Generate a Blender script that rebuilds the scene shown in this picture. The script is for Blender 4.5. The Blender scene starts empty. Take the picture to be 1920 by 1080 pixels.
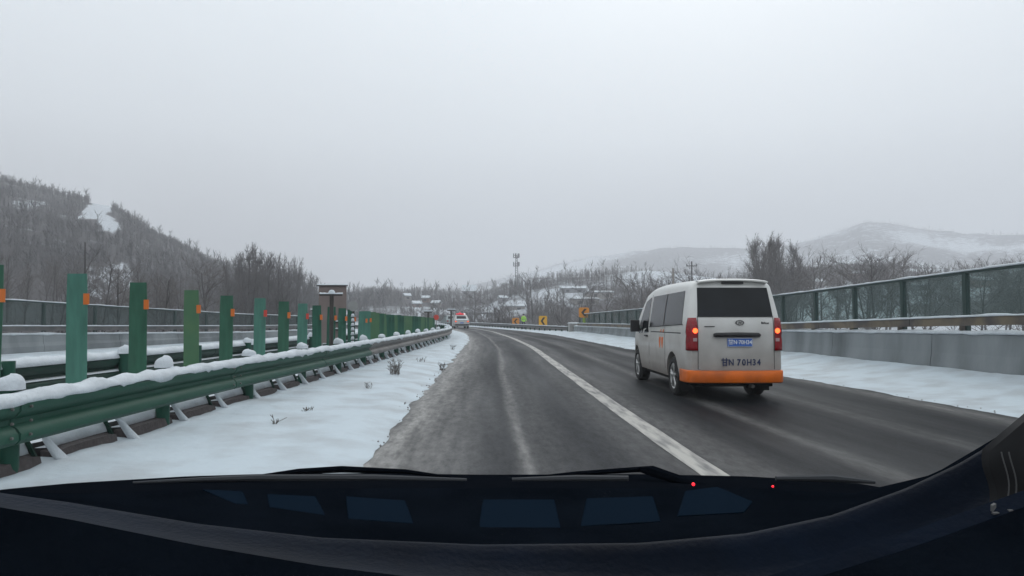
import bpy, math, random
import numpy as np
from mathutils import Vector, Matrix, noise as mnoise
random.seed(7); rng = np.random.default_rng(7)
SC = bpy.context.scene
COL = SC.collection
R = math.radians

# ------------------------------------------------------------------ camera, sky, sun, exposure
EYE = Vector((0, 0, 1.3)); F = 1300.0
YAW, PITCH = R(2.29), R(2.47)
cam_data = bpy.data.cameras.new('camera'); cam = bpy.data.objects.new('camera', cam_data); COL.objects.link(cam)
cam.location = EYE; cam.rotation_euler = (R(90) + PITCH, 0, -YAW)
cam_data.sensor_width = 36; cam_data.lens = 36 * F / 1920; cam_data.clip_start = 0.03; cam_data.clip_end = 6000
SC.camera = cam
ROT = cam.rotation_euler.to_matrix()

SC.view_settings.view_transform = 'Standard'; SC.view_settings.look = 'None'
SC.view_settings.exposure = 0.0; SC.view_settings.gamma = 1; SC.view_settings.use_curve_mapping = False
world = bpy.data.worlds.new('World'); SC.world = world; world.use_nodes = True
nt = world.node_tree; nt.nodes.clear()
wo = nt.nodes.new('ShaderNodeOutputWorld'); bg = nt.nodes.new('ShaderNodeBackground'); bg.inputs['Strength'].default_value = 0.1
sky = nt.nodes.new('ShaderNodeTexSky'); sky.sky_type = 'NISHITA'; sky.sun_disc = False
sky.sun_elevation = R(38); sky.sun_rotation = R(20); sky.dust_density = 6; sky.air_density = 1.0
hs = nt.nodes.new('ShaderNodeHueSaturation'); hs.inputs['Saturation'].default_value = 0.35
geo = nt.nodes.new('ShaderNodeTexCoord'); sep = nt.nodes.new('ShaderNodeSeparateXYZ')
ramp = nt.nodes.new('ShaderNodeValToRGB')          # the cloud deck: dim at the horizon, brighter overhead
els = ramp.color_ramp.elements
els[0].position = 0.0; els[0].color = (0.39, 0.387, 0.402, 1)
els[1].position = 0.60; els[1].color = (1.12, 1.21, 1.28, 1)
e = els.new(0.10); e.color = (0.57, 0.60, 0.635, 1)
e = els.new(0.25); e.color = (0.88, 0.945, 1.0, 1)
ns = nt.nodes.new('ShaderNodeTexNoise'); ns.inputs['Scale'].default_value = 1.6; ns.inputs['Detail'].default_value = 3
nm = nt.nodes.new('ShaderNodeMapRange'); nm.inputs[3].default_value = 0.94; nm.inputs[4].default_value = 1.06
mul = nt.nodes.new('ShaderNodeMix'); mul.data_type = 'RGBA'; mul.blend_type = 'MULTIPLY'; mul.inputs[0].default_value = 1
ten = nt.nodes.new('ShaderNodeVectorMath'); ten.operation = 'SCALE'; ten.inputs['Scale'].default_value = 10.0
mix = nt.nodes.new('ShaderNodeMix'); mix.data_type = 'RGBA'; mix.inputs[0].default_value = 0.95
L = nt.links.new
L(geo.outputs['Generated'], sep.inputs[0]); L(sep.outputs['Z'], ramp.inputs[0])
L(geo.outputs['Generated'], ns.inputs['Vector']); L(ns.outputs[0], nm.inputs[0])
L(ramp.outputs[0], mul.inputs[6]); L(nm.outputs[0], mul.inputs[7]); L(mul.outputs[2], ten.inputs[0])
L(sky.outputs[0], hs.inputs['Color']); L(hs.outputs[0], mix.inputs[6]); L(ten.outputs[0], mix.inputs[7])
L(mix.outputs[2], bg.inputs['Color']); L(bg.outputs[0], wo.inputs['Surface'])

sd = bpy.data.lights.new('sun', 'SUN'); sd.energy = 0.5; sd.angle = R(25); sd.color = (1, 0.97, 0.93)
sun = bpy.data.objects.new('sun', sd); COL.objects.link(sun)
sun.rotation_euler = (R(90 - 38), 0, R(180 - 20)); sun.location = (0, 0, 60)
SC.cycles.volume_bounces = 2; SC.cycles.max_bounces = 6; SC.cycles.transparent_max_bounces = 24
SC.cycles.use_denoising = True

# ------------------------------------------------------------------ geometry helpers
def ray(px, py):
    d = Vector(((px - 960) / F, (540 - py) / F, -1)); return (ROT @ d)
def Q(px, py, Y):                                   # the point at forward distance Y in that direction
    d = ray(px, py); return EYE + d * (Y / d.y)
def XZ(px, py, Y):
    p = Q(px, py, Y); return p.x, p.z
def fnoise(x, y=0.0, z=0.0): return mnoise.noise(Vector((x, y, z)))

class MB:
    def __init__(s): s.v = []; s.f = []; s.m = []
    def add(s, vs, fs, m=0):
        n = len(s.v); s.v += [tuple(p) for p in vs]; s.f += [tuple(i + n for i in q) for q in fs]; s.m += [m] * len(fs); return s
    def box(s, x0, x1, y0, y1, z0, z1, m=0, M=None):
        vs = [Vector((x, y, z)) for z in (z0, z1) for y in (y0, y1) for x in (x0, x1)]
        if M is not None: vs = [M @ v for v in vs]
        return s.add(vs, [(0, 2, 3, 1), (4, 5, 7, 6), (0, 1, 5, 4), (2, 6, 7, 3), (0, 4, 6, 2), (1, 3, 7, 5)], m)
    def tube(s, pts, rad, n=6, m=0, caps=True, flat=1.0):
        pts = [Vector(p) for p in pts]
        if not hasattr(rad, '__len__'): rad = [rad] * len(pts)
        vs = []; up = None
        for i, p in enumerate(pts):
            t = (pts[min(i + 1, len(pts) - 1)] - pts[max(i - 1, 0)]).normalized()
            if up is None: up = Vector((0, 0, 1)) if abs(t.z) < .9 else Vector((1, 0, 0))
            a = t.cross(up).normalized(); b = a.cross(t).normalized(); up = b
            for k in range(n):
                w = 2 * math.pi * k / n; vs.append(p + (a * math.cos(w) + b * math.sin(w) * flat) * rad[i])
        fs = [(i * n + k, i * n + (k + 1) % n, (i + 1) * n + (k + 1) % n, (i + 1) * n + k) for i in range(len(pts) - 1) for k in range(n)]
        if caps: fs += [tuple(range(n))[::-1], tuple(range((len(pts) - 1) * n, len(pts) * n))]
        return s.add(vs, fs, m)
    def grid(s, rows, m=0, closed=False):           # rows of points -> quads
        nr, nc = len(rows), len(rows[0]); vs = [p for r in rows for p in r]
        c2 = nc if closed else nc - 1
        return s.add(vs, [(i * nc + j, i * nc + (j + 1) % nc, (i + 1) * nc + (j + 1) % nc, (i + 1) * nc + j) for i in range(nr - 1) for j in range(c2)], m)
    def slab(s, rows, off, m=0):                    # grid with thickness
        off = Vector(off); nr, nc = len(rows), len(rows[0])
        a = [[Vector(p) for p in r] for r in rows]; b = [[p + off for p in r] for r in a]
        s.grid(a, m); s.grid([r[::-1] for r in b], m)
        for e1, e2 in ((a[0], b[0]), (b[-1], a[-1]), ([r[0] for r in b], [r[0] for r in a]), ([r[-1] for r in a], [r[-1] for r in b])):
            s.grid([e2, e1], m)
        return s
    def lathe(s, prof, axis='x', n=20, m=0, at=(0, 0, 0)):
        rows = []
        for (h, r) in prof:
            row = []
            for k in range(n):
                w = 2 * math.pi * k / n; c, q = r * math.cos(w), r * math.sin(w)
                p = (h, c, q) if axis == 'x' else (c, q, h) if axis == 'z' else (c, h, q)
                row.append((p[0] + at[0], p[1] + at[1], p[2] + at[2]))
            rows.append(row)
        return s.grid(rows, m, closed=True)
    def poly(s, pts, off, m=0):                     # extruded polygon
        off = Vector(off); a = [Vector(p) for p in pts]; n = len(a)
        return s.add(a + [p + off for p in a], [tuple(range(n))[::-1], tuple(range(n, 2 * n))] + [(i, (i + 1) % n, n + (i + 1) % n, n + i) for i in range(n)], m)
    def mesh(s, name, mats, smooth=False):
        me = bpy.data.meshes.new(name); me.from_pydata(s.v, [], s.f)
        for m in (mats if isinstance(mats, (list, tuple)) else [mats]): me.materials.append(m)
        if any(s.m): me.polygons.foreach_set('material_index', s.m)
        me.validate(); me.update()
        if smooth:
            me.polygons.foreach_set('use_smooth', [True] * len(me.polygons))
            if smooth != 'all':
                try: me.set_sharp_from_angle(angle=R(40))
                except Exception: pass
        return me
    def build(s, name, mats, parent=None, smooth=False):
        return link(name, s.mesh(name, mats, smooth), parent)
def link(name, me, parent=None, loc=None, rz=0):
    o = bpy.data.objects.new(name, me); COL.objects.link(o)
    if parent is not None: o.parent = parent
    if loc is not None: o.location = loc
    if rz: o.rotation_euler.z = rz
    return o
def tag(o, label=None, cat=None, group=None, kind=None):
    for k, v in (('label', label), ('category', cat), ('group', group), ('kind', kind)):
        if v: o[k] = v
    return o
def thing(name, label, cat, loc=(0, 0, 0), rz=0, group=None):
    o = bpy.data.objects.new(name, None); COL.objects.link(o); o.location = loc; o.rotation_euler.z = rz; o.empty_display_size = .2
    return tag(o, label, cat, group)
def struct(mb, name, mat, smooth=False): return tag(mb.build(name, mat, None, smooth), kind='structure')

# ------------------------------------------------------------------ materials
def mat(name, col, rough=.6, metal=0, spec=.5, var=0, vscale=5, bump=0, bscale=40, coat=0, col2=None, emit=None, estr=0, detail=4, stretch=None, lo=.35, hi=.65):
    m = bpy.data.materials.new(name); m.use_nodes = True; t = m.node_tree; b = t.nodes['Principled BSDF']
    b.inputs['Base Color'].default_value = (*col, 1); b.inputs['Roughness'].default_value = rough; b.inputs['Metallic'].default_value = metal
    b.inputs['Specular IOR Level'].default_value = spec; b.inputs['Coat Weight'].default_value = coat
    if emit: b.inputs['Emission Color'].default_value = (*emit, 1); b.inputs['Emission Strength'].default_value = estr
    tc = t.nodes.new('ShaderNodeTexCoord'); src = tc.outputs['Object']
    if stretch:
        mp = t.nodes.new('ShaderNodeMapping'); mp.inputs['Scale'].default_value = stretch; t.links.new(src, mp.inputs[0]); src = mp.outputs[0]
    if var or col2:
        n = t.nodes.new('ShaderNodeTexNoise'); n.inputs['Scale'].default_value = vscale; n.inputs['Detail'].default_value = detail
        t.links.new(src, n.inputs['Vector'])
        r = t.nodes.new('ShaderNodeMapRange'); r.inputs[1].default_value = lo; r.inputs[2].default_value = hi; t.links.new(n.outputs[0], r.inputs[0])
        x = t.nodes.new('ShaderNodeMix'); x.data_type = 'RGBA'; t.links.new(r.outputs[0], x.inputs[0])
        c2 = col2 or tuple(c * (1 - var) for c in col)
        x.inputs[6].default_value = (*col, 1); x.inputs[7].default_value = (*c2, 1); t.links.new(x.outputs[2], b.inputs['Base Color'])
    if bump:
        n2 = t.nodes.new('ShaderNodeTexNoise'); n2.inputs['Scale'].default_value = bscale; n2.inputs['Detail'].default_value = 5
        t.links.new(src, n2.inputs['Vector']); bp = t.nodes.new('ShaderNodeBump'); bp.inputs['Strength'].default_value = bump; bp.inputs['Distance'].default_value = .02
        t.links.new(n2.outputs[0], bp.inputs['Height']); t.links.new(bp.outputs[0], b.inputs['Normal'])
    return m
SNOW = mat('snow', (.63, .67, .70), .6, spec=.2, var=.16, vscale=4, bump=.7, bscale=22, detail=7)
SNOW_V = mat('snow_verge', (.52, .585, .625), .6, spec=.25, col2=(.33, .34, .345), vscale=1.6, bump=.9, bscale=7, lo=.42, hi=.85, detail=8)
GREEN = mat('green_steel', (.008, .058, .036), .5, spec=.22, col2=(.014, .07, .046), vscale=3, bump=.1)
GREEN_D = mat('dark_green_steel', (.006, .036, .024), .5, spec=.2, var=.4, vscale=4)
BARE = mat('bare_steel', (.16, .15, .14), .5, metal=.3, col2=(.09, .085, .08), vscale=2.5, bump=.1)
BOARDS = [mat('board_teal', (.078, .215, .165), .55, spec=.25, var=.28, vscale=3, stretch=(5, 5, .7), detail=7), mat('board_green', (.038, .128, .080), .55, spec=.25, var=.28, vscale=3, stretch=(5, 5, .7), detail=7),
          mat('board_leaf', (.048, .14, .07), .5, col2=(.07, .16, .07), vscale=3), mat('board_deep', (.03, .12, .08), .6, spec=.2, var=.4, vscale=3, stretch=(5, 5, .7), detail=7)]
ORANGE_R = mat('orange_reflector', (.62, .15, .02), .35); RED_R = mat('red_reflector', (.55, .05, .03), .35)
KERB = mat('wet_kerb_stone', (.045, .036, .036), .8, col2=(.075, .062, .06), vscale=9, bump=.5, bscale=30)
CONC = mat('concrete', (.24, .262, .27), .85, col2=(.10, .112, .115), vscale=1.1, detail=8, lo=.35, hi=.75, bump=.25, bscale=18, stretch=(1, 1, .35))
CONC_P = mat('pale_concrete', (.33, .325, .31), .85, var=.2, vscale=3, bump=.3)
RUSTY = mat('weathered_rail', (.17, .135, .09), .6, col2=(.07, .06, .055), vscale=1.6, lo=.4, hi=.6)
DARKRAIL = mat('dark_rail', (.05, .055, .055), .5, col2=(.12, .115, .11), vscale=2)
FRAME = mat('fence_frame', (.02, .045, .04), .5)
def glass_mat(name, tint, op, rough=.08):
    m = bpy.data.materials.new(name); m.use_nodes = True; t = m.node_tree; b = t.nodes['Principled BSDF']; o = t.nodes['Material Output']
    b.inputs['Base Color'].default_value = (*tint, 1); b.inputs['Roughness'].default_value = rough
    tr = t.nodes.new('ShaderNodeBsdfTransparent'); tr.inputs[0].default_value = (.78, .85, .84, 1)
    tc = t.nodes.new('ShaderNodeTexCoord'); n = t.nodes.new('ShaderNodeTexNoise'); n.inputs['Scale'].default_value = 1.3; t.links.new(tc.outputs['Object'], n.inputs['Vector'])
    r = t.nodes.new('ShaderNodeMapRange'); r.inputs[3].default_value = op - .12; r.inputs[4].default_value = op + .12; t.links.new(n.outputs[0], r.inputs[0])
    x = t.nodes.new('ShaderNodeMixShader'); t.links.new(r.outputs[0], x.inputs[0]); t.links.new(tr.outputs[0], x.inputs[1]); t.links.new(b.outputs[0], x.inputs[2]); t.links.new(x.outputs[0], o.inputs['Surface'])
    return m
PANE2 = glass_mat('clear_dirty_pane', (.10, .125, .13), .16, .25)
PANE = glass_mat('dirty_green_pane', (.13, .165, .165), .22, .2)
BARK = mat('bark', (.060, .052, .050), .9, var=.35, vscale=3)
TWIG = mat('twigs', (.085, .076, .076), .9, col2=(.15, .14, .14), vscale=.6)
TWIG2 = mat('brown_twigs', (.072, .056, .049), .9, col2=(.11, .095, .088), vscale=.6)
CONIF = mat('conifer_green', (.026, .036, .032), .9, col2=(.10, .11, .11), vscale=1.5, lo=.5, hi=.75)
WOOD = mat('winter_wood', (.036, .034, .037), .95, col2=(.075, .07, .072), vscale=.05)
SCRUB = mat('scrub', (.10, .086, .08), .95, col2=(.19, .18, .18), vscale=.1)

def road_material():
    m = bpy.data.materials.new('wet_asphalt'); m.use_nodes = True; t = m.node_tree; b = t.nodes['Principled BSDF']
    def N(k, **kw):
        n = t.nodes.new(k)
        for a, v in kw.items(): setattr(n, a, v)
        return n
    at = N('ShaderNodeAttribute', attribute_name='road_uv'); sp = N('ShaderNodeSeparateXYZ'); t.links.new(at.outputs['Vector'], sp.inputs[0])
    def math_(op, a, bb, c=None):
        n = N('ShaderNodeMath', operation=op)
        for i, v in enumerate((a, bb, c)):
            if v is None: continue
            if hasattr(v, 'is_output') or isinstance(v, bpy.types.NodeSocket): t.links.new(v, n.inputs[i])
            else: n.inputs[i].default_value = v
        return n.outputs[0]
    mp = N('ShaderNodeMapping'); mp.inputs['Scale'].default_value = (1.3, .10, 1); t.links.new(at.outputs['Vector'], mp.inputs[0])
    n1 = N('ShaderNodeTexNoise'); n1.inputs['Scale'].default_value = 1.0; n1.inputs['Detail'].default_value = 5; t.links.new(mp.outputs[0], n1.inputs['Vector'])
    mp2 = N('ShaderNodeMapping'); mp2.inputs['Scale'].default_value = (6, .35, 1); t.links.new(at.outputs['Vector'], mp2.inputs[0])
    n2 = N('ShaderNodeTexNoise'); n2.inputs['Scale'].default_value = 1.0; n2.inputs['Detail'].default_value = 6; t.links.new(mp2.outputs[0], n2.inputs['Vector'])
    mp3 = N('ShaderNodeMapping'); mp3.inputs['Scale'].default_value = (40, 40, 1); t.links.new(at.outputs['Vector'], mp3.inputs[0])
    n3 = N('ShaderNodeTexNoise'); n3.inputs['Scale'].default_value = 1.0; n3.inputs['Detail'].default_value = 4; t.links.new(mp3.outputs[0], n3.inputs['Vector'])
    wob = math_('MULTIPLY', math_('SUBTRACT', n1.outputs[0], .5), .28)
    u = math_('ADD', sp.outputs['X'], wob)
    total = None
    for c, w, amp in ((-1.52, .07, .34), (-1.30, .30, .13), (1.48, .16, .20), (3.05, .22, .12), (-2.85, .50, .68), (.30, .35, .18), (-.35, .3, .12), (4.75, .30, .30), (-2.1, .35, .12)):
        d = math_('DIVIDE', math_('SUBTRACT', u, c), w)
        g = math_('MULTIPLY', math_('EXPONENT', math_('MULTIPLY', math_('MULTIPLY', d, d), -1.0), None), amp)
        total = g if total is None else math_('ADD', total, g)
    mp4 = N('ShaderNodeMapping'); mp4.inputs['Scale'].default_value = (11, 3.2, 1); t.links.new(at.outputs['Vector'], mp4.inputs[0])
    n4 = N('ShaderNodeTexNoise'); n4.inputs['Scale'].default_value = 1.0; n4.inputs['Detail'].default_value = 8; n4.inputs['Roughness'].default_value = .7; t.links.new(mp4.outputs[0], n4.inputs['Vector'])
    m4 = N('ShaderNodeMapRange'); m4.inputs[1].default_value = .36; m4.inputs[2].default_value = .62; m4.inputs[3].default_value = .6; m4.inputs[4].default_value = 1.3; t.links.new(n4.outputs[0], m4.inputs[0])
    streak = math_('MULTIPLY', total, math_('MULTIPLY', math_('MULTIPLY', n2.outputs[0], 1.9), m4.outputs[0]))
    streak = math_('MINIMUM', streak, 1.0)
    base = N('ShaderNodeMix', data_type='RGBA'); t.links.new(n1.outputs[0], base.inputs[0]); base.inputs[6].default_value = (.012, .014, .018, 1); base.inputs[7].default_value = (.027, .029, .033, 1)
    gr = N('ShaderNodeMix', data_type='RGBA', blend_type='MULTIPLY'); gr.inputs[0].default_value = 1; t.links.new(base.outputs[2], gr.inputs[6])
    mr = N('ShaderNodeMapRange'); mr.inputs[1].default_value = .38; mr.inputs[2].default_value = .62; mr.inputs[3].default_value = .55; mr.inputs[4].default_value = 1.45; t.links.new(math_('MULTIPLY_ADD', n4.outputs[0], .5, math_('MULTIPLY', n3.outputs[0], .5)), mr.inputs[0]); t.links.new(mr.outputs[0], gr.inputs[7])
    wet = N('ShaderNodeMapRange'); wet.inputs[1].default_value = .2; wet.inputs[2].default_value = 1.2; wet.inputs[3].default_value = .95; wet.inputs[4].default_value = .6; t.links.new(u, wet.inputs[0])
    gw = N('ShaderNodeMix', data_type='RGBA', blend_type='MULTIPLY'); gw.inputs[0].default_value = 1; t.links.new(gr.outputs[2], gw.inputs[6]); t.links.new(wet.outputs[0], gw.inputs[7]); gr = gw
    fin = N('ShaderNodeMix', data_type='RGBA'); t.links.new(streak, fin.inputs[0]); t.links.new(gr.outputs[2], fin.inputs[6]); fin.inputs[7].default_value = (.34, .33, .315, 1)
    t.links.new(fin.outputs[2], b.inputs['Base Color'])
    rr = N('ShaderNodeMapRange'); rr.inputs[1].default_value = .3; rr.inputs[2].default_value = .7; rr.inputs[3].default_value = .45; rr.inputs[4].default_value = .72; t.links.new(n1.outputs[0], rr.inputs[0]); t.links.new(rr.outputs[0], b.inputs['Roughness'])
    b.inputs['Specular IOR Level'].default_value = .07
    bp = N('ShaderNodeBump'); bp.inputs['Strength'].default_value = .35; bp.inputs['Distance'].default_value = .006; t.links.new(n3.outputs[0], bp.inputs['Height']); t.links.new(bp.outputs[0], b.inputs['Normal'])
    return m
ROAD = road_material()

# ------------------------------------------------------------------ alignments (x as a function of distance Y)
def table(*pairs):
    ys = np.array([p[0] for p in pairs], float); xs = np.array([p[1] for p in pairs], float)
    def fn(Y):                                       # smoothed piecewise-linear
        s = 0
        for k, w in ((-1, .25), (0, .5), (1, .25)): s += w * float(np.interp(Y + k * min(3.0, .12 * abs(Y)), ys, xs))
        return s
    return fn
snow_l = table((-30, -1.05), (12, -1.05), (31, -.9), (38, -.8), (50, -1.15), (60, -1.67), (77, -3.6), (95, -7), (113, -11.5), (140, -21), (180, -40))
rail_l = table((-30, -3.5), (5.3, -3.38), (7.9, -3.3), (12.6, -3.0), (14.6, -2.87), (22.8, -2.5), (30, -2.15), (38, -1.85), (46, -2.2), (56, -3.4), (70, -6.4), (90, -12), (113, -20), (150, -38))
centre = table((-30, 1.9), (9, 1.9), (17, 1.98), (31, 2.15), (45.6, 1.8), (65, .85), (84, -.9), (105, -4.4), (140, -13.5), (180, -32))
snow_r = table((-30, 6.95), (9, 6.95), (15.5, 6.7), (28.6, 6.05), (33.8, 5.85), (52, 5.4), (67.6, 4.0), (84, 1.3), (105, -2.5), (140, -10.5), (180, -28))
wall_r = table((-30, 9.5), (5, 9.4), (12, 9.2), (21, 9.1), (28, 8.6), (37, 7.95), (58, 7.3))
farrail = table((40, 8.3), (58, 7.25), (66, 5.9), (73, 4.75), (90, 1.9), (113, -2.2), (140, -9.5), (180, -27))
wall_l = table((-30, -17.2), (5, -17), (24, -16.4), (40, -13.6), (55, -12.6), (80, -16), (113, -28), (150, -48))
h_wall = lambda Y: float(np.interp(Y, [5, 12, 21, 37, 58], [1.06, 1.02, .90, .72, .62]))
h_rail = lambda Y: float(np.interp(Y, [5, 12, 21, 37, 58], [1.45, 1.36, 1.14, .96, .88]))
h_glass = lambda Y: float(np.interp(Y, [5, 12, 21, 37, 58], [2.34, 2.24, 2.02, 1.76, 1.56]))
def nrm(fn, Y):                                       # unit normal of the alignment pointing to +x
    d = (fn(Y + .5) - fn(Y - .5)); v = Vector((1, -d, 0)); return v.normalized()
def at(fn, Y, off=0.0, z=0.0):
    n = nrm(fn, Y); return Vector((fn(Y) + n.x * off, Y + n.y * off, z))
def steps(a, b, s0=.5, g=.02):
    out = [a]
    while out[-1] < b: out.append(min(b, out[-1] + max(s0, g * abs(out[-1]))))
    return out
def sweep(mb, fn, ys, prof, m=0, closed=True, jitter=None):
    rows = []
    for Y in ys:
        rows.append([at(fn, Y, o, z) + (jitter(Y, k) if jitter else Vector()) for k, (o, z) in enumerate(prof)])
    mb.grid(rows, m, closed=closed)
    if closed:
        n = len(prof); b = len(mb.v) - n * len(ys)
        mb.f += [tuple(b + k for k in range(n)), tuple(b + n * (len(ys) - 1) + k for k in range(n))[::-1]]; mb.m += [m, m]
    return mb

# ------------------------------------------------------------------ terrain
def tb(*p):
    xs = [q[0] for q in p]; ys = [q[1] for q in p]; return lambda v: float(np.interp(v, xs, ys))
silA = tb((-1500, 420), (-800, 330), (-300, 310), (0, 344), (60, 360), (130, 376), (215, 393), (260, 419), (300, 448), (350, 471), (400, 497), (450, 519), (520, 544), (600, 566), (700, 592), (800, 605))
silB = tb((300, 620), (560, 575), (700, 551), (800, 549), (870, 556), (915, 553), (950, 536), (1000, 528), (1050, 523), (1100, 522), (1200, 516), (1300, 520), (1420, 528), (1500, 522), (1600, 508), (1700, 500), (1920, 500), (2300, 492), (3200, 480))
silC = tb((500, 580), (700, 552), (860, 540), (1000, 508), (1090, 486), (1180, 474), (1260, 464), (1400, 466), (1500, 458), (1580, 432), (1640, 411), (1680, 412), (1740, 424), (1830, 436), (1920, 436), (2200, 420), (3000, 410))
def bumpf(r, r0, rc, r1):
    if r <= r0: return 0.0
    if r < rc: t = (r - r0) / (rc - r0); return t * t * (3 - 2 * t) * .55 + t * .45
    t = min(1, (r - rc) / (r1 - rc)); return 1 - .5 * t * t
def corridor(Y): 
    Yc = min(max(Y, -25), 170)
    return wall_l(Yc), (wall_r(Yc) if Yc < 58 else farrail(Yc))
def H(x, y):
    r = math.hypot(x, y)
    Yc = y
    xl, xr = corridor(Yc)
    out = max(xl - x, x - xr, 0.0)
    if y > 170: out = max(out, 8)
    if y > 170 - 0 and out < 8: out = 8
    t = min(1, max(0, (out - .6) / 9)); low = -0.12 - 4.6 * (t * t * (3 - 2 * t))
    if y > 1:
        px = 908 + F * x / y; dep = y
        if abs(math.atan2(x, y)) > R(62): px = 908 + F * math.copysign(math.tan(R(62)), x); dep = r * math.cos(R(62))
    else:
        px = 908 + F * math.copysign(math.tan(R(62)), x); dep = r * math.cos(R(62))
    z = low
    def ridge(sil, r0, rc, r1, amp):
        top = 1.3 + (596 - sil(px)) / F * (dep / max(r, 1)) * rc
        nz = amp * (fnoise(x * .008, y * .008, 3) + .5 * fnoise(x * .03, y * .03, 9))
        b = bumpf(r, r0, rc, r1)
        return low + (top - low) * b + nz * min(1, b * 4) * (1 - .75 * (abs(r - rc) < rc * .05))
    z = max(z, ridge(silA, 70, 400, 900, 5))
    z = max(z, ridge(silB, 120, 310, 800, 3.5))
    z = max(z, ridge(silC, 500, 1250, 1860, 9))
    return z
FIELD = [(156, 416), (170, 398), (184, 384), (206, 383), (224, 393), (211, 405), (233, 419), (232, 444), (206, 432), (188, 416)]
def inpoly(x, y, P):
    c = False
    for i in range(len(P)):
        (x0, y0), (x1, y1) = P[i - 1], P[i]
        if (y0 > y) != (y1 > y) and x < (x1 - x0) * (y - y0) / (y1 - y0) + x0: c = not c
    return c
def cover(x, y, z):                                   # 1 = scrub and trees, 0 = open snow
    r = math.hypot(x, y)
    if y < 1: return .5
    px = 908 + F * x / y; py = 596 - F * (z - 1.3) / y
    c = .78 + .9 * fnoise(x * .012, y * .012, 5) + .35 * fnoise(x * .05, y * .05, 1)
    if px < 620 and r > 70:
        c = max(c + .15, .85)
        if inpoly(px, py, FIELD): return 0.0
        if 172 < px < 262 and 498 < py < 562: return .12 + .5 * (math.sin(py * .42 + px * .03) > .55)
        if abs(px - 75) < 26 and abs(py - 386) < 4: return .1
    if r < 150 and px >= 620: c = .55 + .9 * fnoise(x * .04, y * .04, 2)
    if px > 620 and 150 < r < 700: c = .30 + 1.35 * fnoise(x * .018, y * .022, 5) + .5 * fnoise(x * .06, y * .07, 1)
    if r > 700: c = .52 + .9 * fnoise(x * .006, y * .006, 8) + .35 * fnoise(x * .03, y * .03, 4)
    return min(1, max(0, c))
def terrain_material():
    m = bpy.data.materials.new('snowy_ground'); m.use_nodes = True; t = m.node_tree; b = t.nodes['Principled BSDF']; b.inputs['Roughness'].default_value = .85; b.inputs['Specular IOR Level'].default_value = .15
    a = t.nodes.new('ShaderNodeAttribute'); a.attribute_name = 'cover'
    tc = t.nodes.new('ShaderNodeTexCoord'); n = t.nodes.new('ShaderNodeTexNoise'); n.inputs['Scale'].default_value = .12; n.inputs['Detail'].default_value = 9; t.links.new(tc.outputs['Object'], n.inputs['Vector'])
    s = t.nodes.new('ShaderNodeMath'); s.operation = 'MULTIPLY_ADD'; t.links.new(n.outputs[0], s.inputs[0]); s.inputs[1].default_value = 1.9; t.links.new(a.outputs['Fac'], s.inputs[2])
    r = t.nodes.new('ShaderNodeMapRange'); r.inputs[1].default_value = 1.15; r.inputs[2].default_value = 1.6; t.links.new(s.outputs[0], r.inputs[0])
    x = t.nodes.new('ShaderNodeMix'); x.data_type = 'RGBA'; t.links.new(r.outputs[0], x.inputs[0]); x.inputs[6].default_value = (.52, .55, .58, 1); x.inputs[7].default_value = (.065, .060, .062, 1)
    t.links.new(x.outputs[2], b.inputs['Base Color']); return m
def build_terrain():
    az = np.concatenate([np.linspace(-180, -62, 40, endpoint=False), np.linspace(-62, 62, 420, endpoint=False), np.linspace(62, 180, 40, endpoint=False)])
    rr = [3.0]
    while rr[-1] < 1900: rr.append(rr[-1] * 1.032 + .1)
    mb = MB(); cov = []
    for r in rr:
        row = []
        for a in az:
            x = r * math.sin(R(a)); y = r * math.cos(R(a)); z = H(x, y); row.append((x, y, z)); cov.append(cover(x, y, z))
        mb_rows.append(row) if False else None
        rows.append(row)
    mb.grid(rows, closed=True); n = len(mb.v); mb.v.append((0, 0, -.15)); cov.append(.5)
    k = len(az); mb.f += [(n, j, (j + 1) % k) for j in range(k)]; mb.m += [0] * k
    me = mb.mesh('ground', terrain_material(), 'all')
    at_ = me.attributes.new('cover', 'FLOAT', 'POINT'); at_.data.foreach_set('value', np.array(cov, np.float32))
    return tag(link('ground', me), kind='structure')
rows = []
build_terrain()

# far plain so that the ground reaches the horizon
mb = MB(); mb.lathe([(-6.0, 1880), (-8, 2280)], 'z', 64); struct(mb, 'land', SNOW)

# ------------------------------------------------------------------ haze
mb = MB(); mb.box(-2300, 2300, -2300, 2300, -9.2, 212)
hm = bpy.data.materials.new('haze_air'); hm.use_nodes = True; t = hm.node_tree; t.nodes.clear()
o_ = t.nodes.new('ShaderNodeOutputMaterial'); v_ = t.nodes.new('ShaderNodeVolumePrincipled'); v_.inputs['Density'].default_value = .00125; v_.inputs['Color'].default_value = (.97, .975, 1.0, 1); v_.inputs['Anisotropy'].default_value = 0.0
t.links.new(v_.outputs[0], o_.inputs['Volume'])
tag(mb.build('haze', hm), 'pale winter haze filling the whole valley', 'haze', kind='stuff')

# ------------------------------------------------------------------ road and its snow
def sheet(name, fa, fb, ys, n, m, zf, uv=False, smooth='all', oa=0, ob=0):
    mb = MB(); rws = []; uvs = []
    for Y in ys:
        a, b = fa(Y) + oa, fb(Y) + ob; row = []
        for k in range(n):
            t = k / (n - 1); x = a + (b - a) * t; row.append((x, Y, zf(x, Y, t))); uvs.append((x - centre(Y), Y, 0))
        rws.append(row)
    mb.grid(rws); me = mb.mesh(name, m, smooth)
    if uv:
        at_ = me.attributes.new('road_uv', 'FLOAT_VECTOR', 'POINT'); at_.data.foreach_set('vector', np.array(uvs, np.float32).ravel())
    return tag(link(name, me), kind='structure')
ysR = steps(-6, 178, .7, .02)
sheet('road', snow_l, snow_r, ysR, 14, ROAD, lambda x, Y, t: 0.0, uv=True, oa=-.9, ob=.9)
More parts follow.
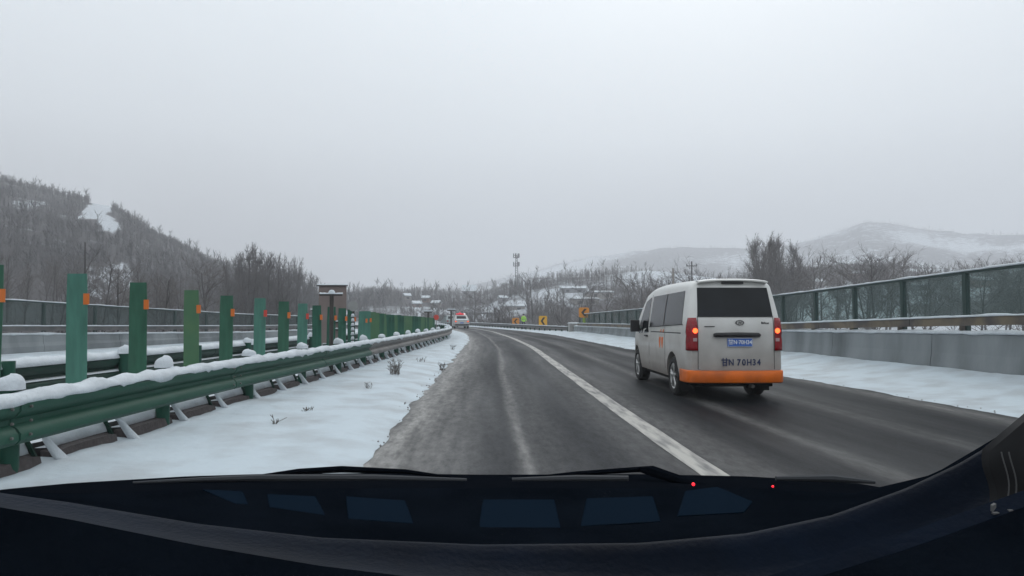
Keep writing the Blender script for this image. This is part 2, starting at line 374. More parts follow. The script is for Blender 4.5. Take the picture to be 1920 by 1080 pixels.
# worn edge line / lane line, as a sheet over the asphalt
def line_material():
    m = bpy.data.materials.new('worn_line_paint'); m.use_nodes = True; t = m.node_tree; b = t.nodes['Principled BSDF']; b.inputs['Roughness'].default_value = .6
    a = t.nodes.new('ShaderNodeAttribute'); a.attribute_name = 'road_uv'
    mp = t.nodes.new('ShaderNodeMapping'); mp.inputs['Scale'].default_value = (9, 1.3, 1); t.links.new(a.outputs['Vector'], mp.inputs[0])
    n = t.nodes.new('ShaderNodeTexNoise'); n.inputs['Scale'].default_value = 1; n.inputs['Detail'].default_value = 7; t.links.new(mp.outputs[0], n.inputs['Vector'])
    r = t.nodes.new('ShaderNodeMapRange'); r.inputs[1].default_value = .42; r.inputs[2].default_value = .68; t.links.new(n.outputs[0], r.inputs[0])
    x = t.nodes.new('ShaderNodeMix'); x.data_type = 'RGBA'; t.links.new(r.outputs[0], x.inputs[0]); x.inputs[6].default_value = (.40, .385, .35, 1); x.inputs[7].default_value = (.11, .11, .11, 1)
    t.links.new(x.outputs[2], b.inputs['Base Color']); return m
mb = MB(); rws = []; uvs = []
for Y in ysR:
    rws.append([tuple(at(centre, Y, o + (.02 * fnoise(Y * 4, o * 40) if abs(o) > .1 else 0), .004)) for o in (-.12, -.04, .04, .12)]); uvs += [(o, Y, 0) for o in (-.12, -.04, .04, .12)]
mb.grid(rws); me = mb.mesh('lane_marking', line_material())
at_ = me.attributes.new('road_uv', 'FLOAT_VECTOR', 'POINT'); at_.data.foreach_set('vector', np.array(uvs, np.float32).ravel())
tag(link('lane_marking', me), kind='structure')

ysS = steps(-4, 150, .16, .012)
def edge_l(Y): return snow_l(Y) + .16 * fnoise(Y * .9, 1) + .07 * fnoise(Y * 3.1, 5)
def edge_r(Y): return snow_r(Y) + .14 * fnoise(Y * .7, 8) + .05 * fnoise(Y * 3.3, 2)
sheet('snow_verge', lambda Y: rail_l(Y) - .22, edge_l, ysS, 22, SNOW_V,
      lambda x, Y, t: (.010 + .11 * (1 - t) ** 1.1 + .05 * min(1, 6 * (1 - t)) * (1 if t < 1 else 0)) * min(1, (1 - t) * 8 + .05) + .030 * fnoise(x * 1.3, Y * .8, 2) * min(1, (1 - t) * 3) + .014 * fnoise(x * 5, Y * 4, 1) * min(1, (1 - t) * 3) + .004)
sheet('snow_bank', edge_r, lambda Y: wall_r(Y) if Y < 56 else farrail(Y) + .5, ysS, 22, SNOW_V,
      lambda x, Y, t: .012 * min(1, t * 10) + float(np.interp(Y, [10, 56, 70], [.30, .22, .05])) * t ** 1.5 * 1.0 + .030 * fnoise(x * 1.1, Y * .7, 6) * min(1, t * 3) + .012 * fnoise(x * 5, Y * 4, 3) * min(1, t * 3) + .004)
# median and the far carriageway
mb_m = sheet('median_ground', lambda Y: rail_l(Y) - 2.25, lambda Y: rail_l(Y) - .36, ysS, 12, SNOW, lambda x, Y, t: .27 + .03 * fnoise(x * 2, Y * 1.2, 4))
sheet('opposite_road', lambda Y: wall_l(Y), lambda Y: rail_l(Y) - 2.2, ysR, 10, ROAD, lambda x, Y, t: -.02, uv=True)
sheet('opposite_snow', lambda Y: wall_l(Y) + .02, lambda Y: wall_l(Y) + 2.6 + .2 * fnoise(Y * .5, 3), ysR, 8, SNOW_V, lambda x, Y, t: .01 + .06 * (1 - t) ** 1.4)

# ------------------------------------------------------------------ near median guardrail
rail = thing('guardrail', 'long green snow-capped steel guardrail running beside the left snow verge', 'guardrail')
WP = [(.005, .385), (.055, .40), (.085, .43), (.085, .475), (.055, .515), (.012, .54), (.012, .575), (.055, .60), (.085, .64), (.085, .685), (.055, .715), (.005, .735)]
WPc = WP + [(o - .014, z) for o, z in WP[::-1]]
def beam_parts(root, fn, Y0, Y1, seg, ms, prof, name='beam', mirror=1):
    Y = Y0; i = 0
    while Y < Y1:
        e2 = min(Y + seg, Y1); m = MB(); sweep(m, fn, list(np.linspace(Y + .012, e2 - .012, 5)), [(o * mirror, z) for o, z in prof])
        m.build(name, ms(i, Y), root, True); Y = e2; i += 1
beam_parts(rail, rail_l, 1.2, 110, 3.9, lambda i, Y: GREEN if Y < 15.5 else (BARE if Y < 45 else GREEN), WPc)
beam_b = MB()
for k in range(int(110 / 3.9)):
    Y = 1.2 + 3.9 * k
    for dz in (.46, .56, .66):
        for dy in (-.1, .1):
            p = at(rail_l, max(1.3, Y + dy), .09, dz)
            if Y < 30: beam_b.lathe([(0, .012), (.014, .010), (.016, 0)], 'x', 6, at=p)
tag(beam_b.build('bolt', BARE, rail), kind='stuff')
post_ys = [1.4, 3.1, 5.3]
while post_ys[-1] < 108: post_ys.append(post_ys[-1] + 2.3)
pm = MB().tube([(0, 0, -.1), (0, 0, .80)], .07, 12).mesh('post', GREEN, True)
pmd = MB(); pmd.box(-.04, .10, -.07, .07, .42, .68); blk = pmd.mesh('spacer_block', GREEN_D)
domes = []
for v in range(4):
    m = MB(); rws = []
    for i in range(7):
        a = i / 6 * math.pi / 2; rws.append([((.098 * math.cos(a) ** .7 * (1 + .35 * fnoise(math.cos(w), math.sin(w), v))) * math.cos(w), .098 * math.cos(a) ** .7 * (1 + .3 * fnoise(math.sin(w), math.cos(w), v + 4)) * math.sin(w), (.068 + .01 * v) * math.sin(a) * (1 + .15 * math.cos(w + v)) - .02 * (i == 0)) for w in [2 * math.pi * k / 12 for k in range(12)]])
    m.grid(rws, closed=True); m.add(rws[0], [tuple(range(12))[::-1]]); domes.append(m.mesh('snow_dome', SNOW, 'all'))
for i, Y in enumerate(post_ys):
    p = at(rail_l, Y, -.13, 0); link('post', pm, rail, p)
    link('spacer_block', blk, rail, p, -math.atan(rail_l(Y + .5) - rail_l(Y - .5)))
    if fnoise(i * 1.7, 3) > -.33 or i < 4: link('snow_dome', domes[i % 4], rail, p + Vector((0, 0, .79)), i)
m = MB(); rws = []
ys = steps(1.0, 110, .055, .008)
for Y in ys:
    a = .026 + .028 * fnoise(Y * 1.1, 2) + .035 * fnoise(Y * 4, 7) + .022 * fnoise(Y * 11, 4); a = max(.012, a); w = .062 + .018 * fnoise(Y * 1.9, 5)
    hang = max(0, .06 * fnoise(Y * 2.3, 11) + .012) + max(0, .07 * fnoise(Y * 8, 19) - .012)
    if Y < 3: a *= .8
    pr = [(-.045 - w * .5, .725), (-.05 - w * .5, .74 + a * .5), (-.02, .74 + a), (.02, .745 + a), (.055 + w * .3, .735 + a * .6), (.075 + w * .25, .715), (.088, .70 - hang), (.06, .70 - hang * .8)]
    rws.append([at(rail_l, Y, o, z) + Vector((0, 0, .012 * fnoise(Y * 9, k))) for k, (o, z) in enumerate(pr)])
m.grid(rws, closed=True); m.build('snow_cap', SNOW, rail, 'all')

# kerb stones of the median with snow fins between them
kerb = thing('median_kerb', 'row of dark wet kerb stones edged with snow under the green guardrail', 'kerb')
ks = {}
def kerb_mesh(v):
    m = MB(); n = 6
    rws = []
    for i in range(n):
        y = -.44 + .88 * i / (n - 1); c = .02 * (1 if i in (0, n - 1) else 0)
        rws.append([(x, y, z) for x, z in ((-.08, -.1), (.10 - c, -.1), (.085 - c + .012 * fnoise(y * 3, v), .13), (.06 - c, .235 - c + .012 * fnoise(y * 5, v, 2)), (-.08, .245 - c))])
    m.grid(rws, closed=True); m.add(rws[0], [tuple(range(5))]); m.add(rws[-1], [tuple(range(5))[::-1]])
    return m.mesh('kerb_stone', KERB)
kms = [kerb_mesh(v) for v in range(4)]
fin = []
for v in range(4):
    m = MB(); j = .04 * (v - 1.5)
    m.tube([(-.06, -.05 + j, .42), (-.02, 0, .33), (.03, .05, .22), (.10, .10, .10), (.21, .13 + j, .0)], [.022, .034, .05, .068, .075], 8, flat=.6)
    fin.append(m.mesh('snow_fin', SNOW, 'all'))
br = MB(); br.tube([(-.10, -.10, .42), (-.07, -.05, .30), (-.02, -.02, .16), (.05, .0, .03)], [.016, .02, .02, .016], 6); brm = br.mesh('bracket', GREEN_D, True)
hf = MB(); rws = []
for i in range(6):
    y = -.40 + .8 * i / 5; rws.append([(-.16, y, .24), (-.03 + .02 * fnoise(y * 4, 2), y, .245), (-.045, y, .31 + .02 * fnoise(y * 5, 1)), (-.10, y, .36 + .02 * fnoise(y * 3, 8)), (-.2, y, .34)])
hf.grid(rws); drm = hf.mesh('snow_drift', SNOW, 'all')
Y = 2.0; i = 0
while Y < 100:
    rz = -math.atan(rail_l(Y + .5) - rail_l(Y - .5))
    link('kerb_stone', kms[i % 4], kerb, at(rail_l, Y, -.14, 0), rz)
    link('snow_drift', drm, kerb, at(rail_l, Y, -.14, 0), rz)
    if Y < 60:
        link('snow_fin', fin[i % 4], kerb, at(rail_l, Y + .53, -.10, 0), rz)
        link('bracket', brm, kerb, at(rail_l, Y + .46, -.10, 0), rz)
    Y += 1.06; i += 1

# ------------------------------------------------------------------ anti-glare boards
NTH_ = 'first second third fourth fifth sixth seventh eighth ninth tenth eleventh twelfth thirteenth fourteenth fifteenth sixteenth seventeenth eighteenth nineteenth twentieth'.split()
names = ['first', 'second', 'third', 'fourth', 'fifth', 'sixth', 'seventh', 'eighth', 'ninth', 'tenth']
bY = [6.40, 7.70, 8.88, 10.27, 11.4, 12.8, 14.05, 15.25]
while bY[-1] < 60: bY.append(bY[-1] + (1.15 if bY[-1] < 20 else .72))
tone = [1, 0, 1, 2, 1, 0, 1, 0, 3]
tonew = ['deep green', 'pale teal', 'deep green', 'leaf green', 'deep green', 'pale teal', 'deep green', 'pale teal', 'dark green']
bh = lambda Y: float(np.interp(Y, [6, 8.7, 10.2, 16.6, 26, 45, 66], [1.80, 1.75, 1.70, 1.60, 1.42, 1.26, 1.1]))
bx = lambda Y: at(rail_l, Y, -1.12, 0)
for i, Y in enumerate(bY):
    p = bx(Y); k = tone[i] if i < len(tone) else (3 if 9 <= i < 12 else (0 if i in (12, 13) else int(rng.choice([1, 2, 2, 3]))))
    if i < 9: lb = f'{tonew[i]} upright anti-glare board, {names[i]} from the left end of the row'
    elif i < 14: lb = f'green anti-glare board near the two sign backs, {names[i - 9]} behind them'
    elif i < 34: lb = NTH_[i - 14] + ' overlapping green anti-glare board counted from the disc sign onward'
    elif len(bY) - 1 - i < 20: lb = NTH_[len(bY) - 1 - i] + ' small far anti-glare board counted back from the bend'
    else: lb = 'small far green anti-glare board just before the road bends away'
    t_ = thing('anti_glare_board', lb, 'board', p, R(8) + rng.normal(0, R(3)), 'anti-glare boards along the median')
    t_.rotation_euler.y = rng.normal(0, R(.9)); t_.rotation_euler.x = rng.normal(0, R(.7))
    h = bh(Y) + rng.normal(0, .012); w = .105 if Y < 20 else .12
    m = MB(); rws = []
    for z in np.linspace(.30, h, 6):
        ww = w * (1 if z < h - .02 else .93)
        rws.append([(x * ww, .028 * (1 - x * x), z) for x in (-1, -.5, 0, .5, 1)])
    m.slab(rws, (0, .012, 0)); m.build('panel', BOARDS[k], t_, True)
    m = MB(); m.box(-.03, .03, .045, .085, .20, .62); m.build('bracket', FRAME, t_)
    if Y < 22:
        m = MB(); m.box(w - .028, w + .03, -.03, -.018, h - .34, h - .22); m.build('reflector', RED_R if i in (5, 7) else ORANGE_R, t_)

# second guardrail of the median
rail2 = thing('guardrail', 'dark green guardrail behind the anti-glare boards with snow along its top', 'guardrail')
f2 = lambda Y: rail_l(Y) - 2.35
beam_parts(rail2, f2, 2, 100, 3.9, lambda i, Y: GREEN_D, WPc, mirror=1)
m = MB(); rws = []
for Y in steps(2, 100, .12, .012):
    a = max(.03, .06 + .04 * fnoise(Y * 1.3, 22) + .02 * fnoise(Y * 5, 2))
    rws.append([at(f2, Y, o, z) for o, z in ((-.07, .73), (-.05, .73 + a), (.0, .75 + a), (.06, .74 + a * .6), (.095, .71), (.06, .70))])
m.grid(rws, closed=True); m.build('snow_cap', SNOW, rail2, 'all')
m = MB(); rws = []
for Y in steps(2, 60, .2, .012):
    a = max(0.001, .012 * fnoise(Y * .8, 31)); rws.append([at(f2, Y, o, z) for o, z in ((.03, .52), (.080, .515), (.070, .525 + a), (.03, .545 + a * .4))])
m.grid(rws, closed=True); m.build('snow_ledge', SNOW, rail2, 'all')
for i, Y in enumerate(post_ys[1:40]):
    p = at(f2, Y + .7, .11, 0); link('post', pm, rail2, p)
    if i % 2: link('snow_dome', domes[i % 4], rail2, p + Vector((0, 0, .79)), i)

# ------------------------------------------------------------------ barrier walls with noise screens
def barrier(fn, Y0, Y1, side, hw, label, name='concrete_wall'):
    w = thing(name, label, 'wall')
    Y = Y0; i = 0
    while Y < Y1:
        e2 = min(Y1, Y + 4); m = MB(); rws = []
        for yy in np.linspace(Y + .01, e2 - .01, 4):
            h = hw(yy); rws.append([at(fn, yy, side * o, z) for o, z in ((.0, -.3), (.0, .28), (.05, h * .6), (.07, h - .03), (.09, h), (.36, h), (.36, -.3))])
        m.grid(rws, closed=True); m.add(rws[0], [tuple(range(7))]); m.add(rws[-1], [tuple(range(7))[::-1]])
        m.build('wall_block', CONC, w); Y = e2; i += 1
    m = MB(); rws = []
    for yy in steps(Y0, Y1, .12, .012):
        h = hw(yy); a = max(.02, .055 + .045 * fnoise(yy * 1.2, 44 + side) + .03 * fnoise(yy * 4, 9)); dr = max(0, .05 * fnoise(yy * 2.0, 3 + side))
        rws.append([at(fn, yy, side * o, z) for o, z in ((.055, h - .02 - dr), (.05, h + a * .5), (.12, h + a), (.22, h + a), (.34, h + a * .6), (.37, h - .02))])
    m.grid(rws, closed=True); m.build('snow_cap', SNOW, w, 'all'); return w
def screen(fn, Y0, Y1, side, hw, hr, hg, label, railmat, sp=2.0, pane=None):
    f = thing('noise_screen', label, 'fence')
    y = Y0
    while y < Y1 + .01:
        p = at(fn, y, side * .24, 0); rz = -math.atan(fn(y + .5) - fn(y - .5))
        m = MB(); m.box(-.045, .045, -.05, .05, hw(y) - .02, hg(y) - .03); o = m.build('post', FRAME, f); o.location = p; o.rotation_euler.z = rz
        if y + sp < Y1 + .01:
            m = MB(); m.poly([at(fn, y + .06, side * .23, hr(y) - .04), at(fn, y + sp - .06, side * .23, hr(y + sp) - .04), at(fn, y + sp - .06, side * .23, hg(y + sp) - .05), at(fn, y + .06, side * .23, hg(y) - .05)], Vector((side * .012, 0, 0)))
            m.build('glass_pane', pane or PANE, f)
        y += sp
    ys = steps(Y0 - 1, Y1, .5, .02)
    def bar(name, off, half, hfn, dz, mt, seg):
        Y = Y0 - .5
        while Y < Y1:
            e2 = min(Y1, Y + seg); m = MB(); rws = []
            for yy in np.linspace(Y + .01, e2 - .01, 4):
                rws.append([at(fn, yy, side * o, hfn(yy) + z) for o, z in ((off - half, -dz), (off - half, dz), (off + half, dz), (off + half, -dz))])
            m.grid(rws, closed=True); m.add(rws[0], [(0, 1, 2, 3)]); m.add(rws[-1], [(3, 2, 1, 0)]); m.build(name, mt, f); Y = e2
    bar('top_rail', .24, .04, lambda y: hg(y) - .02, .028, FRAME, 6)
    bar('lower_rail', .08, .035, lambda y: hr(y) - .10, .085, railmat, 4)
    for yy in np.arange(Y0, Y1, sp):
        m = MB(); p = at(fn, yy, side * .14, 0); m.box(-.03, .03, -.04, .04, hw(yy) + .0, hr(yy) - .03, M=Matrix.Translation(p)); m.build('rail_bracket', railmat, f)
    for nm_, off, hf_, z0, amp in (('snow_strip', .24, hg, .01, .028), ('snow_strip', .08, hr, -.01, .03)):
        m = MB(); rws = []
        for yy in steps(Y0 - .5, Y1, .1, .012):
            a = max(.012, amp + amp * .8 * fnoise(yy * 1.5, off * 50) + .012 * fnoise(yy * 6, off * 9))
            rws.append([at(fn, yy, side * (off + o), hf_(yy) + z0 + z) for o, z in ((-.055, -.012), (-.05, a * .6), (-.02, a), (.02, a), (.05, a * .6), (.055, -.012))])
        m.grid(rws, closed=True); m.build(nm_, SNOW, f, 'all')
    return f
barrier(wall_r, 2, 57.2, 1, h_wall, 'grey concrete parapet wall topped with snow along the right shoulder')
screen(wall_r, 3.2, 55.2, 1, h_wall, h_rail, h_glass, 'tinted glass noise screen on the right parapet with weathered lower rail', RUSTY)
m = MB(); p = at(wall_r, 58, .2, 0); m.box(p.x - .45, p.x + .35, 57.3, 58.5, -.2, .86)
pier = thing('end_pier', 'pale square concrete pier ending the right parapet before the bend', 'pier')
m.build('pier_block', CONC_P, pier); m = MB(); m.slab([[(p.x - .5 + .1 * i, 57.2 + .28 * j, .862 + .05 * (0 < i < 9) * (0 < j < 5)) for i in range(10)] for j in range(6)], (0, 0, -.02)); m.build('snow_cap', SNOW, pier, 'all')
lw = lambda Y: float(np.interp(Y, [5, 24, 40, 70], [.78, .74, .48, .35]))
lr = lambda Y: float(np.interp(Y, [5, 24, 40, 70], [1.10, 1.04, .86, .70]))
lg = lambda Y: float(np.interp(Y, [5, 24, 40, 60, 90], [2.05, 1.94, 1.52, 1.35, 1.2]))
barrier(wall_l, 6, 100, -1, lw, 'grey concrete parapet wall across the opposite carriageway with snow on top')
screen(wall_l, 8, 84, -1, lw, lr, lg, 'glass noise screen beyond the opposite carriageway, seen between the green boards', DARKRAIL, 2.6, PANE2)

# far guardrail round the bend
fr = thing('guardrail', 'far dark guardrail with snowy top curving left round the outside of the bend', 'guardrail')
beam_parts(fr, farrail, 58.6, 150, 4, lambda i, Y: DARKRAIL if Y > 66 else BARE, [(o * -1, z * .70 + .02) for o, z in WPc])
m = MB()
for Y in np.arange(59, 150, 2.0):
    p = at(farrail, Y, .1, -.26); link('post', pm, fr, p)
m = MB(); rws = [[at(farrail, Y, o, z + .03 * fnoise(Y * 1.5, 7)) for o, z in ((-.10, .535), (-.05, .60), (.05, .60), (.08, .535))] for Y in steps(58.6, 150, .3, .01)]
m.grid(rws, closed=True); m.build('snow_cap', SNOW, fr, 'all')

# ------------------------------------------------------------------ signs and posts
BROWN = mat('sign_back', (.21, .165, .15), .7, var=.15, vscale=2); STEELP = mat('post_steel', (.045, .038, .032), .6, var=.3)
GREYP = mat('grey_steel', (.30, .30, .29), .5, var=.2); YEL = mat('sign_yellow', (.80, .42, .02), .45); BLK = mat('sign_black', (.02, .02, .02), .5)
HIV = mat('hi_vis', (.38, .80, .05), .6, emit=None); ORG = mat('sign_orange', (.72, .27, .02), .5, var=.15)
def bar_snow(m, x0, x1, y0, y1, z):
    n = 10; m.slab([[(x0 + (x1 - x0) * i / n, y, z + (.035 * (.5 + .5 * fnoise(i * .8, z)) if 0 < j < 2 else 0)) for i in range(n + 1)] for j, y in enumerate((y0, (y0 + y1) / 2, y1))], (0, 0, -.012))
px, pz = XZ(624, 537, 19); s1 = thing('sign_back', 'large brown back of a road sign rising behind the green boards', 'sign', (px, 19, 0))
zt = pz
m = MB(); m.box(-.37, .37, -.012, .012, .62, zt); m.build('sign_board', BROWN, s1)
m = MB(); m.box(-.42, .40, -.06, .03, zt + .002, zt + .03); m.build('top_frame', STEELP, s1)
m = MB(); bar_snow(m, -.42, .40, -.06, .03, zt + .045); m.build('snow_cap', SNOW, s1, 'all')
for z in (.98, 1.18):
    m = MB(); m.box(.02, .36, -.05, -.014, z - .02, z + .02); o = m.build('cross_bar', STEELP, s1)
    m = MB(); bar_snow(m, .02, .36, -.055, -.01, z + .033); m.build('snow_strip', SNOW, s1, 'all')
for x in (-.30, .30):
    m = MB(); m.tube([(x, .06, .2), (x, .06, zt - .05)], .035, 8); m.build('post', GREYP, s1, True)
px, pz = XZ(622, 552, 14.2); s2 = thing('t_post', 'dark T-shaped steel post with snow on its crossbar in front of the brown sign back', 'post', (px, 14.2, 0))
m = MB(); m.tube([(0, 0, .2), (0, 0, pz)], .042, 10); m.build('post', STEELP, s2, True)
m = MB(); m.box(-.24, .22, -.03, .03, pz - .03, pz + .005); m.build('crossbar', STEELP, s2)
m = MB(); bar_snow(m, -.24, .22, -.035, .035, pz + .02); m.add(*(lambda r: (sum(r, []), [(a * 8 + b, a * 8 + (b + 1) % 8, (a + 1) * 8 + (b + 1) % 8, (a + 1) * 8 + b) for a in range(3) for b in range(8)]))([[(.075 * math.cos(q) * c, .06 * math.sin(q) * c, pz + z) for q in [k * math.pi / 4 for k in range(8)]] for c, z in ((1, .01), (.9, .05), (.55, .085), (.05, .095))])); m.build('snow_cap', SNOW, s2, 'all')
px, pz = XZ(662, 574, 17); s3 = thing('disc_sign', 'small round pale sign disc on a snowy post in the median', 'sign', (px, 17, 0))
m = MB(); m.lathe([(-.01, 0), (-.01, .125), (.01, .125), (.01, 0)], 'y', 20); o = m.build('disc', GREYP, s3, True); o.location.z = pz
m = MB(); m.tube([(0, .04, .2), (0, .04, pz + .1)], .025, 8); m.build('post', STEELP, s3, True)
m = MB()
for k in range(9):
    z = .45 + k * .11; rr_ = .05 + .025 * fnoise(k * 2.2, 3); m.tube([(.02 * fnoise(k, 5), -.01, z), (.03 * fnoise(k, 7), -.02, z + .07 + .03 * fnoise(k, 1))], [rr_, rr_ * .6], 7)
tag(m.build('snow_clump', SNOW, s3, 'all'), kind='stuff')
# small snowy T posts further down the median
for (px_, py_, Y_, lb) in ((803, 586, 38, 'small T-shaped post with snow on top at the far end of the boards'), (846, 583, 62, 'short snow-topped post beside the bend, left of the white patrol car'), (592, 583, 20.5, 'short snow-topped stump post left of the brown sign back')):
    px, pz = XZ(px_, py_, Y_); q = thing('marker_post', lb, 'post', (px, Y_, 0)); s = Y_ / 38
    m = MB(); m.tube([(0, 0, 0), (0, 0, pz)], .05 * s, 8); m.build('post', STEELP, q, True)
    m = MB(); m.box(-.22 * s, .22 * s, -.05, .05, pz, pz + .05 * s); m.build('crossbar', STEELP, q)
    m = MB(); bar_snow(m, -.26 * s, .26 * s, -.07, .07, pz + .09 * s); m.box(-.2 * s, .2 * s, -.05, .05, pz + .06 * s, pz + .13 * s); m.build('snow_cap', SNOW, q)
px, pz = XZ(818, 595, 44); q = thing('red_lamp_post', 'small red round marker on a thin post beside the far boards', 'marker', (px, 44, 0))
m = MB(); m.lathe([(-.03, 0), (-.03, .17), (.03, .17), (.03, 0)], 'y', 14); o = m.build('disc', RED_R, q); o.location.z = pz
m = MB(); m.tube([(0, .04, 0), (0, .04, pz)], .025, 8); m.build('post', GREYP, q)

def chevron(px_, py_, Y_, w, h, lb, board=YEL, tilt=0):
    px, pz = XZ(px_, py_, Y_); q = thing('chevron_sign', lb, 'sign', (px, Y_, 0)); q.rotation_euler.z = R(-3)
    m = MB(); c = .12 * w
    m.poly([(-w / 2 + c, 0, pz - h / 2), (w / 2 - c, 0, pz - h / 2), (w / 2, 0, pz - h / 2 + c), (w / 2, 0, pz + h / 2 - c), (w / 2 - c, 0, pz + h / 2), (-w / 2 + c, 0, pz + h / 2), (-w / 2, 0, pz + h / 2 - c), (-w / 2, 0, pz - h / 2 + c)], (0, .03, 0)); m.build('board', board, q)
    m = MB(); a = w * .28; t2 = w * .26
    m.poly([(a, -.006, pz + h * .36), (a - t2, -.006, pz + h * .36), (-a, -.006, pz), (a - t2, -.006, pz - h * .36), (a, -.006, pz - h * .36), (-a + t2, -.006, pz)], (0, .005, 0)); m.build('arrow', BLK, q)
    m = MB(); m.tube([(0, .07, 0), (0, .07, pz + h * .3)], .05, 8); m.build('post', GREYP, q, True)
    return q
chevron(1018, 602, 70, .84, 1.05, 'yellow chevron sign with black arrow pointing left, middle of the three at the bend')
chevron(967, 603, 84, .85, .9, 'smallest yellow chevron sign, left of the worker in the bright green jacket', ORG)
q = chevron(1095, 586, 53, .78, .78, 'orange rounded bend sign above the end of the noise screen', ORG)
q2 = MB(); pz = XZ(1095, 586, 53)[1]; q2.box(-.10, .12, -.02, .0, pz - .95, pz - .42); q2.build('lower_plate', mat('lime_plate', (.30, .42, .06), .5, var=.2), q)

# ------------------------------------------------------------------ road worker
def evald(o, name, mats):
    bpy.context.view_layer.update(); dg = bpy.context.evaluated_depsgraph_get(); me = bpy.data.meshes.new_from_object(o.evaluated_get(dg)); me.name = name
    me.materials.clear(); [me.materials.append(x) for x in mats]; bpy.data.objects.remove(o); return me
def skin_mesh(name, verts, edges, radii, mats):
    me = bpy.data.meshes.new(name); me.from_pydata(verts, edges, []); o = bpy.data.objects.new(name, me); COL.objects.link(o)
    sm = o.modifiers.new('s', 'SKIN'); sv = me.skin_vertices[0].data if me.skin_vertices else None
    if sv is None:
        import bmesh as _b; bm = _b.new(); bm.from_mesh(me); bm.verts.layers.skin.verify(); bm.to_mesh(me); bm.free(); sv = me.skin_vertices[0].data
    for i, r in enumerate(radii): sv[i].radius = (r, r * .8) if not isinstance(r, tuple) else r
    sv[0].use_root = True
    ss = o.modifiers.new('u', 'SUBSURF'); ss.levels = 1; ss.render_levels = 1
    out = evald(o, name, mats); out.polygons.foreach_set('use_smooth', [True] * len(out.polygons)); return out
px, _z = XZ(983, 603, 76)
TROU = mat('dark_trousers', (.03, .035, .05), .8); SKINM = mat('skin', (.45, .28, .2), .6)
pv = [(0, 0, .95), (0, 0, 1.2), (0, -.01, 1.42), (0, 0, 1.52), (0, .01, 1.64), (-.2, 0, 1.40), (-.28, -.05, 1.12), (-.22, -.2, .92), (.2, 0, 1.40), (.28, -.04, 1.12), (.24, -.18, .90), (-.1, 0, .88), (-.12, 0, .48), (-.12, .02, .06), (-.12, -.12, .04), (.1, 0, .88), (.13, 0, .48), (.14, .02, .06), (.14, -.12, .04)]
pe = [(0, 1), (1, 2), (2, 3), (3, 4), (2, 5), (5, 6), (6, 7), (2, 8), (8, 9), (9, 10), (0, 11), (11, 12), (12, 13), (13, 14), (0, 15), (15, 16), (16, 17), (17, 18)]
pr_ = [(.17, .12), (.17, .12), (.19, .13), .06, (.095, .11), .085, .055, .04, .085, .055, .04, .1, .075, .05, .045, .1, .075, .05, .045]
pme = skin_mesh('body', pv, pe, pr_, [TROU, HIV, SKINM])
for pl in pme.polygons:
    z = pl.center.z; pl.material_index = 2 if z > 1.5 or (z < .99 and abs(pl.center.x) > .2) else (1 if z > .9 else 0)
w_ = thing('person', 'road worker in a bright yellow-green jacket standing behind the far guardrail', 'person', (px, 77.2, -.02), R(20))
link('body', pme, w_)
m = MB(); m.lathe([(1.66, .105), (1.70, .11), (1.76, .085), (1.79, .02)], 'z', 12); m.build('cap', mat('dark_cap', (.02, .02, .025), .8), w_, True)
m = MB()
for z in (1.12, 1.3): m.lathe([(z, .205), (z + .05, .205)], 'z', 14)
m.v = [(a, b * .72, c) for a, b, c in m.v]; m.build('reflective_band', GREYP, w_)

